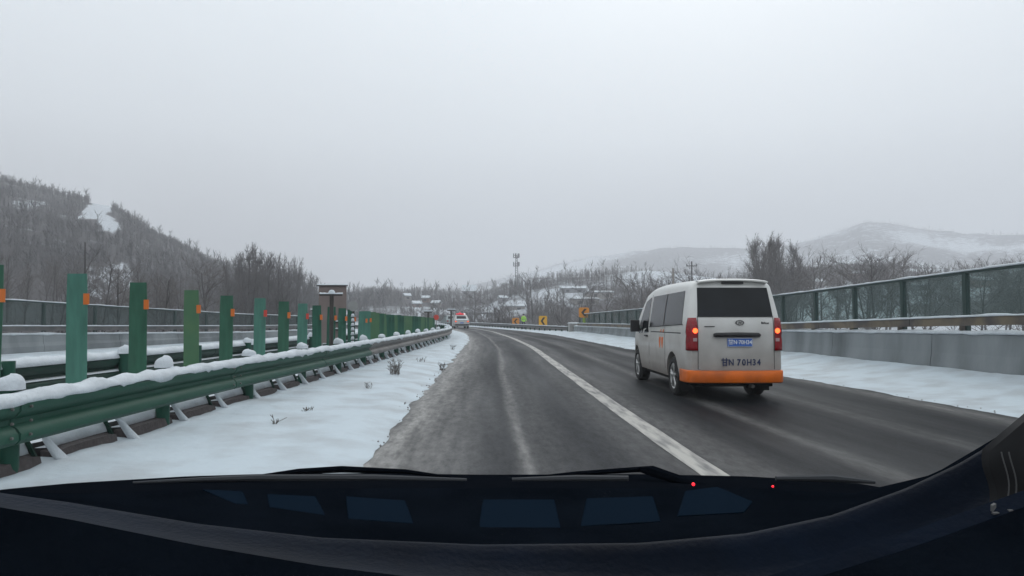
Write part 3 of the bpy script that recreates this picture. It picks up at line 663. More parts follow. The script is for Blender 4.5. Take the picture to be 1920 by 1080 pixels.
# ------------------------------------------------------------------ the van
def van():
    W_ = .76
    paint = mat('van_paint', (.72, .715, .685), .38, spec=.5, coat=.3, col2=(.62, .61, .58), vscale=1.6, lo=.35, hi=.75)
    # road dirt thrown up on the lower flanks
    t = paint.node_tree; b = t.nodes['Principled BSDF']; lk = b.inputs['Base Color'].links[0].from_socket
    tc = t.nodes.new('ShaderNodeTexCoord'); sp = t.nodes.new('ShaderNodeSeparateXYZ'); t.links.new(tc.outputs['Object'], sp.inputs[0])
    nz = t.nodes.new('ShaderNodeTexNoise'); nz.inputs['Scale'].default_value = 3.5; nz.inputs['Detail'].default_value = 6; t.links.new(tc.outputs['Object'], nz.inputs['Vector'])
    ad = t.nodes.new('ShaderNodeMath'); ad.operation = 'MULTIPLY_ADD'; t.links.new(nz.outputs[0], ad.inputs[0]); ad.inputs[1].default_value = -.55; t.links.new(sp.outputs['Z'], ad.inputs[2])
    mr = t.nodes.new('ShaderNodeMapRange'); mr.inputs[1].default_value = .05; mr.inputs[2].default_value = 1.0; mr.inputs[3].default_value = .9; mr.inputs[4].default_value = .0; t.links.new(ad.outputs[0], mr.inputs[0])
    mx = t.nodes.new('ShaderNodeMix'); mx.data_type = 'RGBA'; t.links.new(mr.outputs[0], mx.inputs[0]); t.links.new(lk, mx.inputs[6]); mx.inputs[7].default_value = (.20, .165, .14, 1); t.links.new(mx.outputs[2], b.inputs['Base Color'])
    glass = mat('van_glass', (.012, .015, .018), .10, spec=.22, var=.5, vscale=2); trim = mat('black_trim', (.018, .018, .019), .5)
    well = mat('wheel_well', (.01, .01, .01), .95); orange = mat('orange_bumper', (.80, .155, .002), .5, col2=(.52, .105, .008), vscale=3)
    tyre = mat('tyre', (.018, .018, .018), .85, bump=.3); alloy = mat('alloy', (.55, .55, .54), .3, metal=.8, var=.3)
    zt = lambda y: float(np.interp(y, [-.2, 0, .5, 1.2, 2.2, 2.8, 3.15, 3.5, 3.85, 4.0, 4.25, 4.42, 4.5], [1.885, 1.89, 1.91, 1.92, 1.915, 1.88, 1.80, 1.52, 1.19, 1.09, 1.0, .86, .62]))
    wy = lambda y: float(np.interp(y, [0, .04, .12, .3, 3.6, 4.0, 4.3, 4.45, 4.5], [.70, .735, .755, .76, .76, .745, .69, .60, .50]))
    def hx(y, z):                                      # half width
        w = wy(y)
        if z > 1.08: w *= 1 - .17 * ((z - 1.08) / .84) ** 1.25
        if z < .55: w *= 1 - .05 * ((.55 - z) / .27) ** 2
        w -= .012 * math.exp(-((z - 1.0) / .03) ** 2)  # crease under the belt line
        return w
    def lean(y, z): return (.20 * max(0, (z - 1.15) / .75) ** 1.3) * math.exp(-max(0, y) / .45)
    fr_ = [0, .03, .09, .16, .24, .33, .42, .50, .56, .62, .68, .75, .82, .89, .95, 1.0]
    def section(y):
        z0 = .30 if y < 4.2 else .30; top = zt(y); c = min(.14, (top - z0) * .3); pts = []
        for f in fr_:
            z = z0 + f * (top - c - z0); pts.append((hx(y, z), z))
        x1, z1 = pts[-1]
        for k in range(1, 6):
            a = k / 5 * math.pi / 2; pts.append((x1 - .16 * (1 - math.cos(a)) - .02 * math.sin(a) * 0, z1 + c * math.sin(a)))
        pts += [(x1 * .5, top + .008), (0, top + .012)]
        return [(x, y + lean(y, z), z) for x, z in pts]
    ys = [0, .03, .08, .15, .3, .5, .62, .8, .95, 1.1, 1.28, 1.5, 1.8, 2.1, 2.4, 2.7, 2.9, 3.05, 3.15, 3.3, 3.5, 3.65, 3.85, 4.0, 4.12, 4.25, 4.35, 4.42, 4.48, 4.5]
    m = MB(); rws = []
    for y in ys:
        s = section(y); rws.append(s + [(-x, yy, z) for x, yy, z in s[::-1][1:]])
    m.grid(rws, closed=True)
    def cap(row, flip, bulge):
        n = len(row); half = n // 2; g = []
        for k in range(half + 1):
            a = row[k]; b_ = row[n - 1 - k]; x = a[0]; line = []
            for u in (-1, -.75, -.5, -.25, 0, .25, .5, .75, 1): line.append((x * u, a[1] - bulge * (1 - u * u) * min(1, x * 2), a[2]))
            g.append(line)
        m.grid(g if flip else [l[::-1] for l in g])
    cap(rws[0], False, .05); cap(rws[-1], True, -.05)
    import bmesh
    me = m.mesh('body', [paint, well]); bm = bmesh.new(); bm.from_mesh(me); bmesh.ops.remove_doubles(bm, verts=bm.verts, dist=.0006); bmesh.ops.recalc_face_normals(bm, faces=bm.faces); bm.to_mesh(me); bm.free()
    o = bpy.data.objects.new('tmp', me); COL.objects.link(o); cut = []
    RY, FY, WR = .95, 3.83, .325
    for y in (RY, FY):
        for sx in (-1, 1):
            c = MB(); n = 28; ring = [(y + (WR + .065) * math.cos(2 * math.pi * k / n), .335 + (WR + .075) * math.sin(2 * math.pi * k / n)) for k in range(n)]
            c.poly([(sx * .48, a, b_) for a, b_ in ring], (sx * .5, 0, 0)); cm = c.mesh('cut', [well]); bm = bmesh.new(); bm.from_mesh(cm); bmesh.ops.recalc_face_normals(bm, faces=bm.faces); bm.to_mesh(cm); bm.free()
            co = bpy.data.objects.new('cut', cm); COL.objects.link(co); cut.append(co)
            md = o.modifiers.new('b', 'BOOLEAN'); md.operation = 'DIFFERENCE'; md.object = co; md.solver = 'EXACT'
            try: md.material_mode = 'TRANSFER'
            except Exception: pass
    bme = evald(o, 'body', [paint, well])
    for c in cut: bpy.data.objects.remove(c)
    for pl in bme.polygons:
        pl.use_smooth = True
        cx, cy, cz = pl.center
        if abs(cx) < .66 and cz < .8 and .5 < cy < 4.3 and abs(abs(pl.normal.x)) > .9 and abs(cx) < .5: pl.material_index = 1
        if cz < .32 and abs(pl.normal.z) > .7: pl.material_index = 1
    try: bme.set_sharp_from_angle(angle=R(38))
    except Exception: pass
    root = thing('van', 'white van with orange rear bumper and lit tail lamps in the right lane', 'van', (3.93, 10.72, 0), R(-.6))
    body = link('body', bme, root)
    def side_patch(sx, corners, n=8, k=6, off=.006, thick=.01):
        (y0, z0), (y1, z1), (y2, z2), (y3, z3) = corners; rws = []     # bottom-rear, bottom-front, top-front, top-rear
        for i in range(k):
            v = i / (k - 1); row = []
            for j in range(n):
                u = j / (n - 1); yb = y0 + (y1 - y0) * u; zb = z0 + (z1 - z0) * u; yt_ = y3 + (y2 - y3) * u; ztp = z3 + (z2 - z3) * u
                y = yb + (yt_ - yb) * v; z = zb + (ztp - zb) * v; row.append((sx * (hx(y, z) + off), y + lean(y, z), z))
            rws.append(row)
        return MB().slab(rws, (sx * -thick, 0, 0))
    def rear_pt(x, z, off=.006):
        w = hx(0, z); return (x, lean(0, z) - .05 * (1 - (x / w) ** 2) - off, z)
    def rear_patch(x0, x1, z0, z1, off=.006, thick=.012, n=10, k=6, x0t=None, x1t=None):
        x0t = x0 if x0t is None else x0t; x1t = x1 if x1t is None else x1t
        rws = [[rear_pt((x0 + (x0t - x0) * v) * (1 - u) + (x1 + (x1t - x1) * v) * u, z0 + (z1 - z0) * v, off) for u in np.linspace(0, 1, n)] for v in np.linspace(0, 1, k)]
        return MB().slab(rws, (0, thick, 0))
    for sx in (-1, 1):
        g = side_patch(sx, [(.34, 1.20), (2.58, 1.13), (2.55, 1.71), (.36, 1.74)], 14); g.build('side_window', glass, root, True)
        g = side_patch(sx, [(1.48, 1.17), (1.53, 1.168), (1.53, 1.722), (1.48, 1.723)], 2, 6, .010); g.build('window_divider', trim, root)
        g = side_patch(sx, [(2.70, 1.02), (3.62, .98), (3.12, 1.62), (2.72, 1.70)], 10); g.build('front_window', glass, root, True)
        g = side_patch(sx, [(.30, 1.19), (2.62, 1.12), (2.62, 1.134), (.30, 1.204)], 14, 2, .012); g.build('window_trim', trim, root)
        for ya in (2.64,): g = side_patch(sx, [(ya, .42), (ya + .012, .42), (ya + .012, 1.74), (ya, 1.74)], 2, 8, .002); g.build('door_seam', trim, root)
        g = side_patch(sx, [(1.42, .42), (1.432, .42), (1.432, 1.15), (1.42, 1.15)], 2, 8, .002); g.build('door_seam', trim, root)
        g = side_patch(sx, [(.40, 1.045), (2.5, 1.03), (2.5, 1.048), (.40, 1.063)], 12, 2, .002); g.build('slide_rail', trim, root)
        g = MB(); yh = 2.83; xx = hx(yh, .95) + .02; g.tube([(sx * (xx - .02), yh - .08, .95), (sx * (xx + .01), yh - .07, .955), (sx * (xx + .01), yh + .07, .955), (sx * (xx - .02), yh + .08, .95)], .016, 8); g.build('door_handle', trim, root, True)
        g = MB(); xm = hx(3.35, 1.1); g.box(sx * (xm + .04) - .0, sx * (xm + .22), 3.30, 3.40, 1.02, 1.26) if sx > 0 else g.box(-(xm + .22), -(xm + .04), 3.30, 3.40, 1.02, 1.26)
        g.tube([(sx * (xm - .03), 3.37, 1.06), (sx * (xm + .08), 3.36, 1.08)], .03, 8); mo = g.build('wing_mirror', trim, root)
        bv = mo.modifiers.new('bev', 'BEVEL'); bv.width = .025; bv.segments = 2
        for y in (RY, FY):
            wl = MB(); x0 = sx * (.745 if y == RY else .74); d_ = -sx
            wl.lathe([(x0 + d_ * .22, .20), (x0 + d_ * .21, WR - .02), (x0 + d_ * .19, WR), (x0 + d_ * .03, WR), (x0 + d_ * .0, WR - .03), (x0 - d_ * .004, .235), (x0 + d_ * .02, .21)], 'x', 32, at=(0, y, WR)); wo_ = wl.build('wheel', tyre, root, True)
            rm = MB(); rm.lathe([(x0 + d_ * .01, .215), (x0 + d_ * .02, .195), (x0 + d_ * .09, .185)], 'x', 28, at=(0, y, WR)); rm.lathe([(x0 + d_ * .015, .0), (x0 + d_ * .012, .045), (x0 + d_ * .03, .055)], 'x', 16, at=(0, y, WR))
            for k in range(5):
                a = 2 * math.pi * k / 5 + .3; c, s_ = math.cos(a), math.sin(a)
                for da in (-.13, .13):
                    c2, s2 = math.cos(a + da), math.sin(a + da); rm.tube([(x0 + d_ * .025, y + .04 * c, WR + .04 * s_), (x0 + d_ * .02, y + .2 * c2, WR + .2 * s2)], [.02, .016], 6)
            rm.build('rim', alloy, wo_, True); dm = MB(); dm.lathe([(x0 + d_ * .10, 0), (x0 + d_ * .10, .186)], 'x', 20, at=(0, y, WR)); dm.build('brake_disc', well, wo_)
        # tail lamp wraps the corner
        z0, z1 = .79, 1.30; rws = []; rd = mat('tail_lens', (.30, .006, .012), .25, coat=.15, var=.3, vscale=8) if sx < 0 else bpy.data.materials['tail_lens']
        for v in np.linspace(0, 1, 10):
            z = z0 + (z1 - z0) * v; row = []
            rnd = .06 * max(0, (v - .75) / .25) ** 2
            for (kind, q_) in (('r', .608 + rnd * .2), ('r', .64), ('r', .67), ('s', .012), ('s', .03), ('s', .06), ('s', .09 - rnd)):
                if kind == 'r': p = rear_pt(sx * min(q_, hx(0, z) - .01), z, .014); row.append(Vector(p))
                else: row.append(Vector((sx * (hx(q_, z) + .010), q_ + lean(q_, z), z)))
            rws.append(row)
        lm = MB(); lm.grid(rws); lo = lm.build('tail_lamp', rd, root, True); so = lo.modifiers.new('s', 'SOLIDIFY'); so.thickness = .02; so.offset = 0
        bl = MB(); pz0 = rear_pt(sx * .648, 1.10, .035); bl.lathe([(0, .0), (0, .040), (.01, .037), (.014, .0)], 'y', 14, at=(pz0[0], pz0[1] + .0, pz0[2])); bl.build('brake_bulb', bpy.data.materials.get('bulb') or mat('bulb', (1, .15, .05), .4, emit=(1, .10, .02), estr=3.2), lo)
        rv = MB(); p1 = rear_pt(sx * .648, .965, .026); rv.box(p1[0] - .03, p1[0] + .03, p1[1] - .004, p1[1] + .01, .935, .985); rv.build('reversing_lens', bpy.data.materials.get('clear_lens') or mat('clear_lens', (.45, .30, .30), .2), lo)
        sm_ = rear_patch(sx * .601 - .004, sx * .601 + .004, .50, 1.33, .003, .006, 2, 8, x0t=sx * .596 - .004, x1t=sx * .596 + .004); sm_.build('tailgate_seam', trim, root)
    for (a, b_) in ((.585, .79), (.585, .52)):
        g = MB(); p = rear_pt(-a, b_, .012); g.lathe([(0, .0), (0, .014), (.008, .01), (.008, 0)], 'y', 8, at=p); g.build('hinge_stud', alloy, root)
    rear_patch(-.596, .596, 1.325, 1.78, .008, .012, 14, 8, -.560, .560).build('rear_window', glass, root, True)
    rear_patch(-.60, .60, 1.312, 1.324, .006, .01, 14, 2).build('window_seal', trim, root)
    # roof spoiler with high brake light
    m = MB(); rws = []
    for x in np.linspace(-.55, .55, 12):
        e_ = .03 * (abs(x) / .55) ** 3; y1 = lean(0, 1.86); rws.append([(x, y1 + .28, 1.915 - e_), (x, y1 - .02, 1.925 - e_), (x, y1 - .12, 1.905 - e_), (x, y1 - .12, 1.885 - e_), (x, y1 + .02, 1.865 - e_)])
    m.grid(rws, closed=True); m.add(rws[0], [(0, 1, 2, 3, 4)]); m.add(rws[-1], [(4, 3, 2, 1, 0)]); m.build('roof_spoiler', paint, root, True)
    m = MB(); y1 = lean(0, 1.86); m.box(-.17, .17, y1 - .09, y1 - .0, 1.838, 1.872); m.build('high_brake_light', trim, root)
    # roof snow
    m = MB(); rws = []
    for y in np.linspace(.25, 3.05, 40):
        h = zt(y); n = 16; rws.append([(x * (hx(y, 1.8) - .08), y, h - .012 - .05 * max(0, abs(x) - .85) / .15 + (.014 + .014 * fnoise(x * 4, y * 3, 3)) * (1 if abs(x) < .99 and .3 < y < 3 else -.4)) for x in np.linspace(-1, 1, n)])
    m.grid(rws); m.build('roof_snow', SNOW, root, 'all')
    # bumper
    rws = []
    for z, o_ in ((.285, .0), (.30, .05), (.36, .07), (.44, .07), (.475, .055), (.485, .01)):
        row = []
        for sx_, yy in [(-1, .42), (-1, .2), (-1, .08), (-1, .02)]: row.append(((hx(yy, .5) + .012 + (o_ > .04) * .006) * sx_, yy - (o_ if yy < .1 else 0) * .5, z))
        for x in np.linspace(-.66, .66, 11): row.append((x, -.05 * (1 - (x / .7) ** 2) - .012 - o_, z))
        for sx_, yy in [(1, .02), (1, .08), (1, .2), (1, .42)]: row.append(((hx(yy, .5) + .012 + (o_ > .04) * .006) * sx_, yy - (o_ if yy < .1 else 0) * .5, z))
        rws.append(row)
    m = MB(); m.grid(rws); bo = m.build('rear_bumper', orange, root, True); so = bo.modifiers.new('s', 'SOLIDIFY'); so.thickness = .012
    # handle bar, plate, badge, lettering
    m = MB(); p = rear_pt(0, 1.04, .02); m.tube([(-.36, p[1] + .02, 1.03), (-.33, p[1], 1.035), (0, p[1] - .012, 1.04), (.33, p[1], 1.035), (.36, p[1] + .02, 1.03)], [.026, .036, .038, .036, .026], 10, flat=1.0); m.build('tailgate_handle', trim, root, True)
    blue = mat('plate_blue', (.03, .13, .50), .4); white = mat('plate_white', (.75, .78, .82), .4)
    yb = rear_pt(.04, .92, .01)[1]
    m = MB(); m.box(-.15, .24, yb - .010, yb + .012, .855, .985); pl_ = m.build('number_plate', blue, root)
    def text(s, size, x, y, z, mt, parent, name='lettering', sxs=1.0, depth=.002, rx=90, rz=0):
        c = bpy.data.curves.new('t', 'FONT'); c.body = s; c.size = size; c.extrude = depth; c.offset = size * .022; c.align_x = 'CENTER'; c.align_y = 'CENTER'
        o = bpy.data.objects.new('t', c); COL.objects.link(o); me = evald(o, name, [mt]); o = link(name, me, parent, (x, y, z)); o.rotation_euler = (R(rx), 0, R(rz)); o.scale = (sxs, 1, 1); return o
    text('甘N·70H34', .088, .045, yb - .014, .920, white, pl_, sxs=.88)
    m = MB()
    for (a0, a1, b0, b1) in ((-.147, .237, .978, .982), (-.147, .237, .858, .862), (-.147, -.143, .8625, .9775), (.233, .237, .8625, .9775)): m.box(a0, a1, yb - .013, yb - .0105, b0, b1)
    m.build('plate_border', white, pl_)
    navy = mat('letter_navy', (.02, .03, .09), .5)
    for ch, x in (('甘', -.145), ('N', -.045), ('7', .075), ('0', .155), ('H', .24), ('3', .32), ('4', .395)):
        p = rear_pt(x, .60, .008); text(ch, .135, x - .05, p[1], .605, navy, root, 'letter', .85)
    m = MB(); p = rear_pt(.05, 1.225, .012); m.lathe([(0, .036), (-.008, .04), (-.008, .048), (0, .052)], 'y', 20); m.v = [(a * 1.35 + p[0], b_ + p[1], c * .8 + p[2]) for a, b_, c in m.v]
    q0 = len(m.v); m.tube([(p[0] - .02, p[1] - .004, p[2] - .022), (p[0] - .012, p[1] - .006, p[2] + .022)], .006, 6); m.tube([(p[0] + .014, p[1] - .004, p[2] - .022), (p[0] + .022, p[1] - .006, p[2] + .022)], .006, 6); m.tube([(p[0] - .016, p[1] - .005, p[2]), (p[0] + .018, p[1] - .005, p[2])], .006, 6); m.build('badge', mat('badge_chrome', (.12, .12, .12), .3, metal=.7), root, True)
    m = MB(); yq = rear_pt(.46, 1.225, .008)[1]
    for k, (ww_, hh_) in enumerate(((.016, .036), (.013, .024), (.010, .034), (.009, .026), (.014, .022), (.011, .024))): m.box(.40 + k * .021, .40 + k * .021 + ww_, yq - .002, yq + .006, 1.205, 1.205 + hh_)
    tag(m.build('badge_lettering', trim, root), kind='stuff')
    m = MB(); m.box(-.50, -.34, rear_pt(-.42, 1.165, .008)[1], rear_pt(-.42, 1.165, .004)[1] + .006, 1.16, 1.172); m.build('badge_strip', trim, root)
    # orange swoosh on the flank
    for dy in (0, .17):
        rws = []
        for t_ in np.linspace(0, 1, 9):
            y = 1.62 + dy + .10 * math.sin(t_ * 2.2) - .20 * t_; z = .76 + .34 * t_; w = .055 * math.sin(math.pi * (t_ * .85 + .08))
            rws.append([(-(hx(y, z) + .003), y - w, z), (-(hx(y, z) + .003), y + w, z)])
        m = MB(); m.slab(rws, (.004, 0, 0)); m.build('orange_stripe', orange, root)
    # dark underside, exhaust, mud flaps
    m = MB(); m.box(-.62, .62, .12, 4.3, .22, .31); m.build('underbody', well, root)
    m = MB(); m.tube([(.25, .5, .24), (.27, .02, .23)], .03, 10); m.build('exhaust', BARE, root, True)
    for sx in (-1, 1): m = MB(); m.box(sx * .62 - .1, sx * .62 + .1, .50, .512, .12, .42); m.build('mud_flap', well, root)
    m = MB(); m.tube([(-.3, .7, .33), (.3, .7, .33)], .05, 8); m.tube([(-.62, .95, .33), (.62, .95, .33)], .06, 8); m.build('rear_axle', well, root)
    m = MB(); rws = []
    for y, hw_ in ((3.16, .56), (3.5, .64), (3.84, .68)): rws.append([(x * hw_, y + .01, zt(y) + .018 - .03 * x * x) for x in np.linspace(-1, 1, 8)])
    m.grid(rws); m.build('windscreen', glass, root, True)
    return root
van()

# ------------------------------------------------------------------ far patrol car and the grey car beside it
def small_car(loc, rz, col, label, lights=True, bar=False):
    paint = mat('car_paint', col, .4, coat=.3, var=.12); glass = bpy.data.materials['van_glass']; trim = bpy.data.materials['black_trim']; rd = bpy.data.materials['tail_lens']
    root = thing('car', label, 'car', loc, rz)
    prof = [(0, .30), (0, .95), (.10, 1.06), (.35, 1.12), (.75, 1.58), (1.2, 1.66), (2.3, 1.62), (3.0, 1.10), (4.1, .98), (4.35, .75), (4.4, .32)]
    m = MB(); rws = []
    for x, ins in ((-.88, .10), (-.90, .0), (-.84, -.0), (.84, 0), (.90, 0), (.88, .10)):
        rws.append([(x if z < 1.15 else x * .80, y + (.05 if abs(x) > .85 and y < .2 else 0), z - (.03 if abs(x) > .85 and z > 1.5 else 0)) for y, z in prof])
    m.grid(rws, closed=True); m.add(rws[0], [tuple(range(len(prof)))[::-1]]); m.add(rws[-1], [tuple(range(len(prof)))]); m.build('body', paint, root, True)
    m = MB(); m.slab([[(-.60, .43, 1.16), (.60, .43, 1.16)], [(-.54, .72, 1.52), (.54, .72, 1.52)]], (0, .02, 0)); m.v = [(a, b - .045, c) for a, b, c in m.v]; m.build('rear_window', glass, root)
    for sx in (-1, 1):
        m = MB(); m.poly([(sx * .74, .75, 1.17), (sx * .74, 2.75, 1.17), (sx * .735, 2.25, 1.55), (sx * .735, .95, 1.55)], (sx * .012, 0, 0)); m.build('side_window', glass, root)
        m = MB(); m.box(sx * .74 - .12, sx * .74 + .12, -.02, .03, .78, .95); lo = m.build('tail_lamp', rd, root)
        if lights: b_ = MB(); b_.box(sx * .74 - .07, sx * .74 + .07, -.026, -.02, .83, .91); b_.build('brake_bulb', bpy.data.materials['bulb'], lo)
        for y in (.75, 3.5):
            m = MB(); x0 = sx * .905; m.lathe([(x0, .0), (x0, .20), (x0 + sx * .0, .31), (x0 - sx * .2, .32), (x0 - sx * .2, 0)], 'x', 20, at=(0, y, .32)); wo_ = m.build('wheel', bpy.data.materials['tyre'], root, True)
            m = MB(); m.lathe([(x0 + sx * .006, 0), (x0 + sx * .006, .19)], 'x', 16, at=(0, y, .32)); m.build('rim', bpy.data.materials['alloy'], wo_)
    m = MB(); m.box(-.85, .85, -.05, .05, .38, .56); m.build('bumper', trim, root)
    m = MB(); m.box(-.22, .22, -.012, 0, .64, .76); m.build('number_plate', bpy.data.materials['plate_blue'], root)
    if bar:
        m = MB(); m.box(-.50, .50, 1.05, 1.35, 1.67, 1.70); m.build('bar_mount', trim, root)
        rdm = mat('beacon_red', (.8, .03, .06), .3, emit=(1, .04, .09), estr=.25); whm = mat('beacon_white', (.9, .8, .8), .3, emit=(1, .75, .75), estr=.7)
        m = MB(); m.slab([[(-.56, y, z) for y, z in ((1.02, 1.705), (1.02, 1.84), (1.38, 1.84), (1.38, 1.705))], [(.34, y, z) for y, z in ((1.02, 1.705), (1.02, 1.84), (1.38, 1.84), (1.38, 1.705))]], (0, 0, .01)); m.box(-.55, .33, 1.04, 1.36, 1.71, 1.83); m.build('red_beacon', rdm, root)
        m = MB(); m.tube([(-.1, 1.2, 1.84), (-.1, 1.2, 1.98)], [.18, .06], 10); m.build('beacon_dome', rdm, root)
        m = MB(); m.box(.36, .56, 1.02, 1.38, 1.705, 1.86); m.build('white_beacon', whm, root)
        m = MB(); m.slab([[(-.70, .02, 1.02), (.70, .02, 1.02)], [(-.66, .36, 1.15), (.66, .36, 1.15)]], (0, 0, .04)); m.build('boot_snow', SNOW, root)
    return root
px, _z = XZ(866, 620, 84); small_car((px, 84, 0), R(9), (.42, .42, .41), 'white patrol car with a red and white roof beacon slowing at the bend', True, True)
px, _z = XZ(849, 618, 97); small_car((px, 97, 0), R(14), (.22, .26, .26), 'grey-green car half hidden behind the rail end, ahead of the patrol car', False)

# ------------------------------------------------------------------ village
HW = [mat('house_wall_pale', (.36, .34, .32), .9, var=.2), mat('house_wall_brick', (.24, .16, .13), .9, var=.2), mat('house_wall_grey', (.27, .27, .28), .9, var=.2)]
DKW = mat('dark_opening', (.03, .03, .035), .5)
HP = []
def in_view_of_house(x, y):
    if y < 1: return False
    px = 908 + F * x / y
    return any(abs(px - a) < b / 2 + 5 and c - 45 < y < c + 3 for a, b, c in HP)
def house(px_, ybase, Y, w, h, d, lb, wall=0, roofh=1.1, rz=0):
    e_ = .15; Y0_ = Y; Y = 110.0
    while Y < 330 and Q(px_, ybase, Y).z > H(Q(px_, ybase, Y).x, Y): Y += 3
    w *= Y / Y0_; h *= Y / Y0_; roofh *= Y / Y0_
    p = Q(px_, ybase, Y); gz = H(p.x, Y); z0 = min(p.z, gz + 3) if False else p.z
    HP.append((px_, w * F / Y, Y))
    o = thing('house', lb, 'house', (p.x, Y, z0), rz)
    m = MB(); m.box(-w / 2, w / 2, 0, d, -6, h); m.build('wall', HW[wall], o)
    m = MB(); m.poly([(-w / 2 - e_, -e_, h), (-w / 2 - e_, d / 2, h + roofh), (-w / 2 - e_, d + e_, h), (-w / 2 - e_, d + e_, h + .22), (-w / 2 - e_, d / 2, h + roofh + .26), (-w / 2 - e_, -e_, h + .22)], (w + 2 * e_, 0, 0)); m.build('roof', SNOW, o)
    m = MB(); m.box(-w / 2 - .3, w / 2 + .3, -e_ + .01, -e_ + .12, h - .14, h - .003); m.build('eave', DKW, o)
    n = max(1, int(w // 3))
    for k in range(n):
        x = -w / 2 + w * (k + .5) / n; m = MB(); ww = min(.5, w / n * .25); m.box(x - ww, x + ww, -.04, .0, h * .35, h * .75); f = m.build('window', DKW, o)
    return o
HS = [(1128, 561, 205, 46, 2.0, 7, 'long low building with a bright snowy roof below the pair of conifers', 0, .45, .05),
      (1076, 551, 215, 46, 1.7, 6, 'paler roofed building left of and above the long bright-roofed one', 2, .5, 0),
      (1100, 574, 190, 48, 1.9, 6, 'pale walled house just below the long bright-roofed building', 0, .4, .1),
      (880, 553, 300, 26, 1.6, 6, 'hall with a snowy eave line on the ridge above the patrol car', 2, 2.6, 0),
      (928, 593, 150, 32, .7, 5, 'low shed with a bright snow roof left of the small orange chevron sign', 2, .3, 0),
      (962, 584, 165, 44, 1.2, 5, 'snow-roofed shed directly above the worker in the green jacket', 0, .4, -.1),
      (898, 591, 155, 26, .5, 4, 'small faint shed right of the patrol car beacon', 2, .25, 0),
      (783, 578, 190, 17, 1.2, 4, 'white-roofed house above the far green boards, left of its neighbours', 1, .7, .2),
      (815, 577, 185, 15, 1.2, 4, 'white-roofed house right above the small red marker disc', 0, .6, -.2),
      (765, 563, 230, 12, 1.4, 4, 'pale house highest above the far green boards', 0, .8, .3),
      (797, 567, 230, 14, 1.4, 4, 'reddish brick house on the slope above the far boards', 1, .7, -.1),
      (945, 568, 200, 14, 1.4, 4, 'small house on the snowy slope below the mast conifers', 2, .6, .2),
      (1600, 503, 330, 34, 2.0, 8, 'distant snow-roofed farmhouse on the slope right of the poplar clump', 0, 1.0, .2),
      (1530, 538, 230, 34, 1.8, 6, 'snow-roofed house between the poplar clump and the brown wood', 0, .9, -.2),
      (1618, 522, 220, 30, 1.6, 5, 'red brick house peeping over the noise screen near its middle', 1, .8, 0),
      (1735, 546, 160, 40, 1.4, 5, 'white-roofed shed seen through the right noise screen glass', 2, .5, 0),
      (1855, 540, 150, 52, 1.8, 6, 'reddish house seen through the last panes of the right screen', 1, .7, .1)]
for a in HS: house(*(a[:3] + (a[3] / F * a[2],) + a[4:]))
# ------------------------------------------------------------------ trees
def branch_tree(seed, h=10, kind='poplar'):
    rnd = random.Random(seed); tr = MB(); cr = MB()
    def limb(mb, p, d, L_, r, n, seg=4, wob=.12, up=.0):
        pts = [p.copy()]; rad = [r]; dd = d.normalized()
        for i in range(seg):
            dd = (dd + Vector((rnd.gauss(0, wob), rnd.gauss(0, wob), rnd.gauss(0, wob) + up))).normalized(); pts.append(pts[-1] + dd * L_ / seg); rad.append(r * (1 - .8 * (i + 1) / seg))
        mb.tube(pts, rad, n, caps=False); return pts, rad
    pts, rad = limb(tr, Vector((0, 0, -.4)), Vector((rnd.gauss(0, .03), rnd.gauss(0, .03), 1)), h * 1.0, h * .014, 6, 8, .035, .02)
    nb = {'poplar': 34, 'round': 24, 'thin': 13, 'dense': 46}[kind]
    for b in range(nb):
        t = rnd.uniform(.14 if kind != 'round' else .28, .97); k = min(7, int(t * 8)); p = pts[k].lerp(pts[k + 1], t * 8 - k)
        a = rnd.uniform(0, 6.283)
        if kind in ('poplar', 'thin', 'dense'):
            spread = .42 if kind != 'dense' else .36; L1 = h * .30 * (1.15 - t) * rnd.uniform(.7, 1.3) + h * .05; up = .09
            if kind == 'dense': L1 *= 1.15
        else: spread = 1.0; L1 = h * .42 * math.sin(math.pi * min(.95, .12 + (1 - t) * .9)) * rnd.uniform(.7, 1.1) + h * .05; up = .05
        d = Vector((math.cos(a) * spread, math.sin(a) * spread, rnd.uniform(.6, 1.0)))
        q, rr_ = limb(tr if b % 3 == 0 else cr, p, d, L1, h * .0042 * (1.2 - t * .6), 3, 4, .13, up)
        for s in range(7 if kind != 'thin' else 4):
            tt = rnd.uniform(.15, 1) * 3.99; kk = int(tt); pp = q[kk].lerp(q[kk + 1], tt - kk)
            d2 = (q[kk + 1] - q[kk]).normalized() + Vector((rnd.gauss(0, .5), rnd.gauss(0, .5), rnd.gauss(.15, .35)))
            q2, _ = limb(cr, pp, d2, L1 * rnd.uniform(.3, .6), h * .0019, 3, 3, .2, up)
            for s2 in range(3):
                k3 = rnd.randint(0, 2); d3 = d2 + Vector((rnd.gauss(0, .7), rnd.gauss(0, .7), rnd.gauss(.1, .4))); limb(cr, q2[k3].lerp(q2[k3 + 1], rnd.random()), d3, L1 * rnd.uniform(.15, .3), h * .0013, 3, 2, .2)
    return tr, cr
VAR = {}
PLANTED = []
for kind, n in (('poplar', 5), ('round', 4), ('thin', 2), ('dense', 2)):
    VAR[kind] = []
    for i in range(n):
        a, b = branch_tree(hash_ := 100 + i * 7 + len(kind), 10, kind); VAR[kind].append((a.mesh('trunk', BARK, 'all'), b.mesh('twigs', TWIG if kind != 'dense' else TWIG2), b.mesh('twigs', TWIG2)))
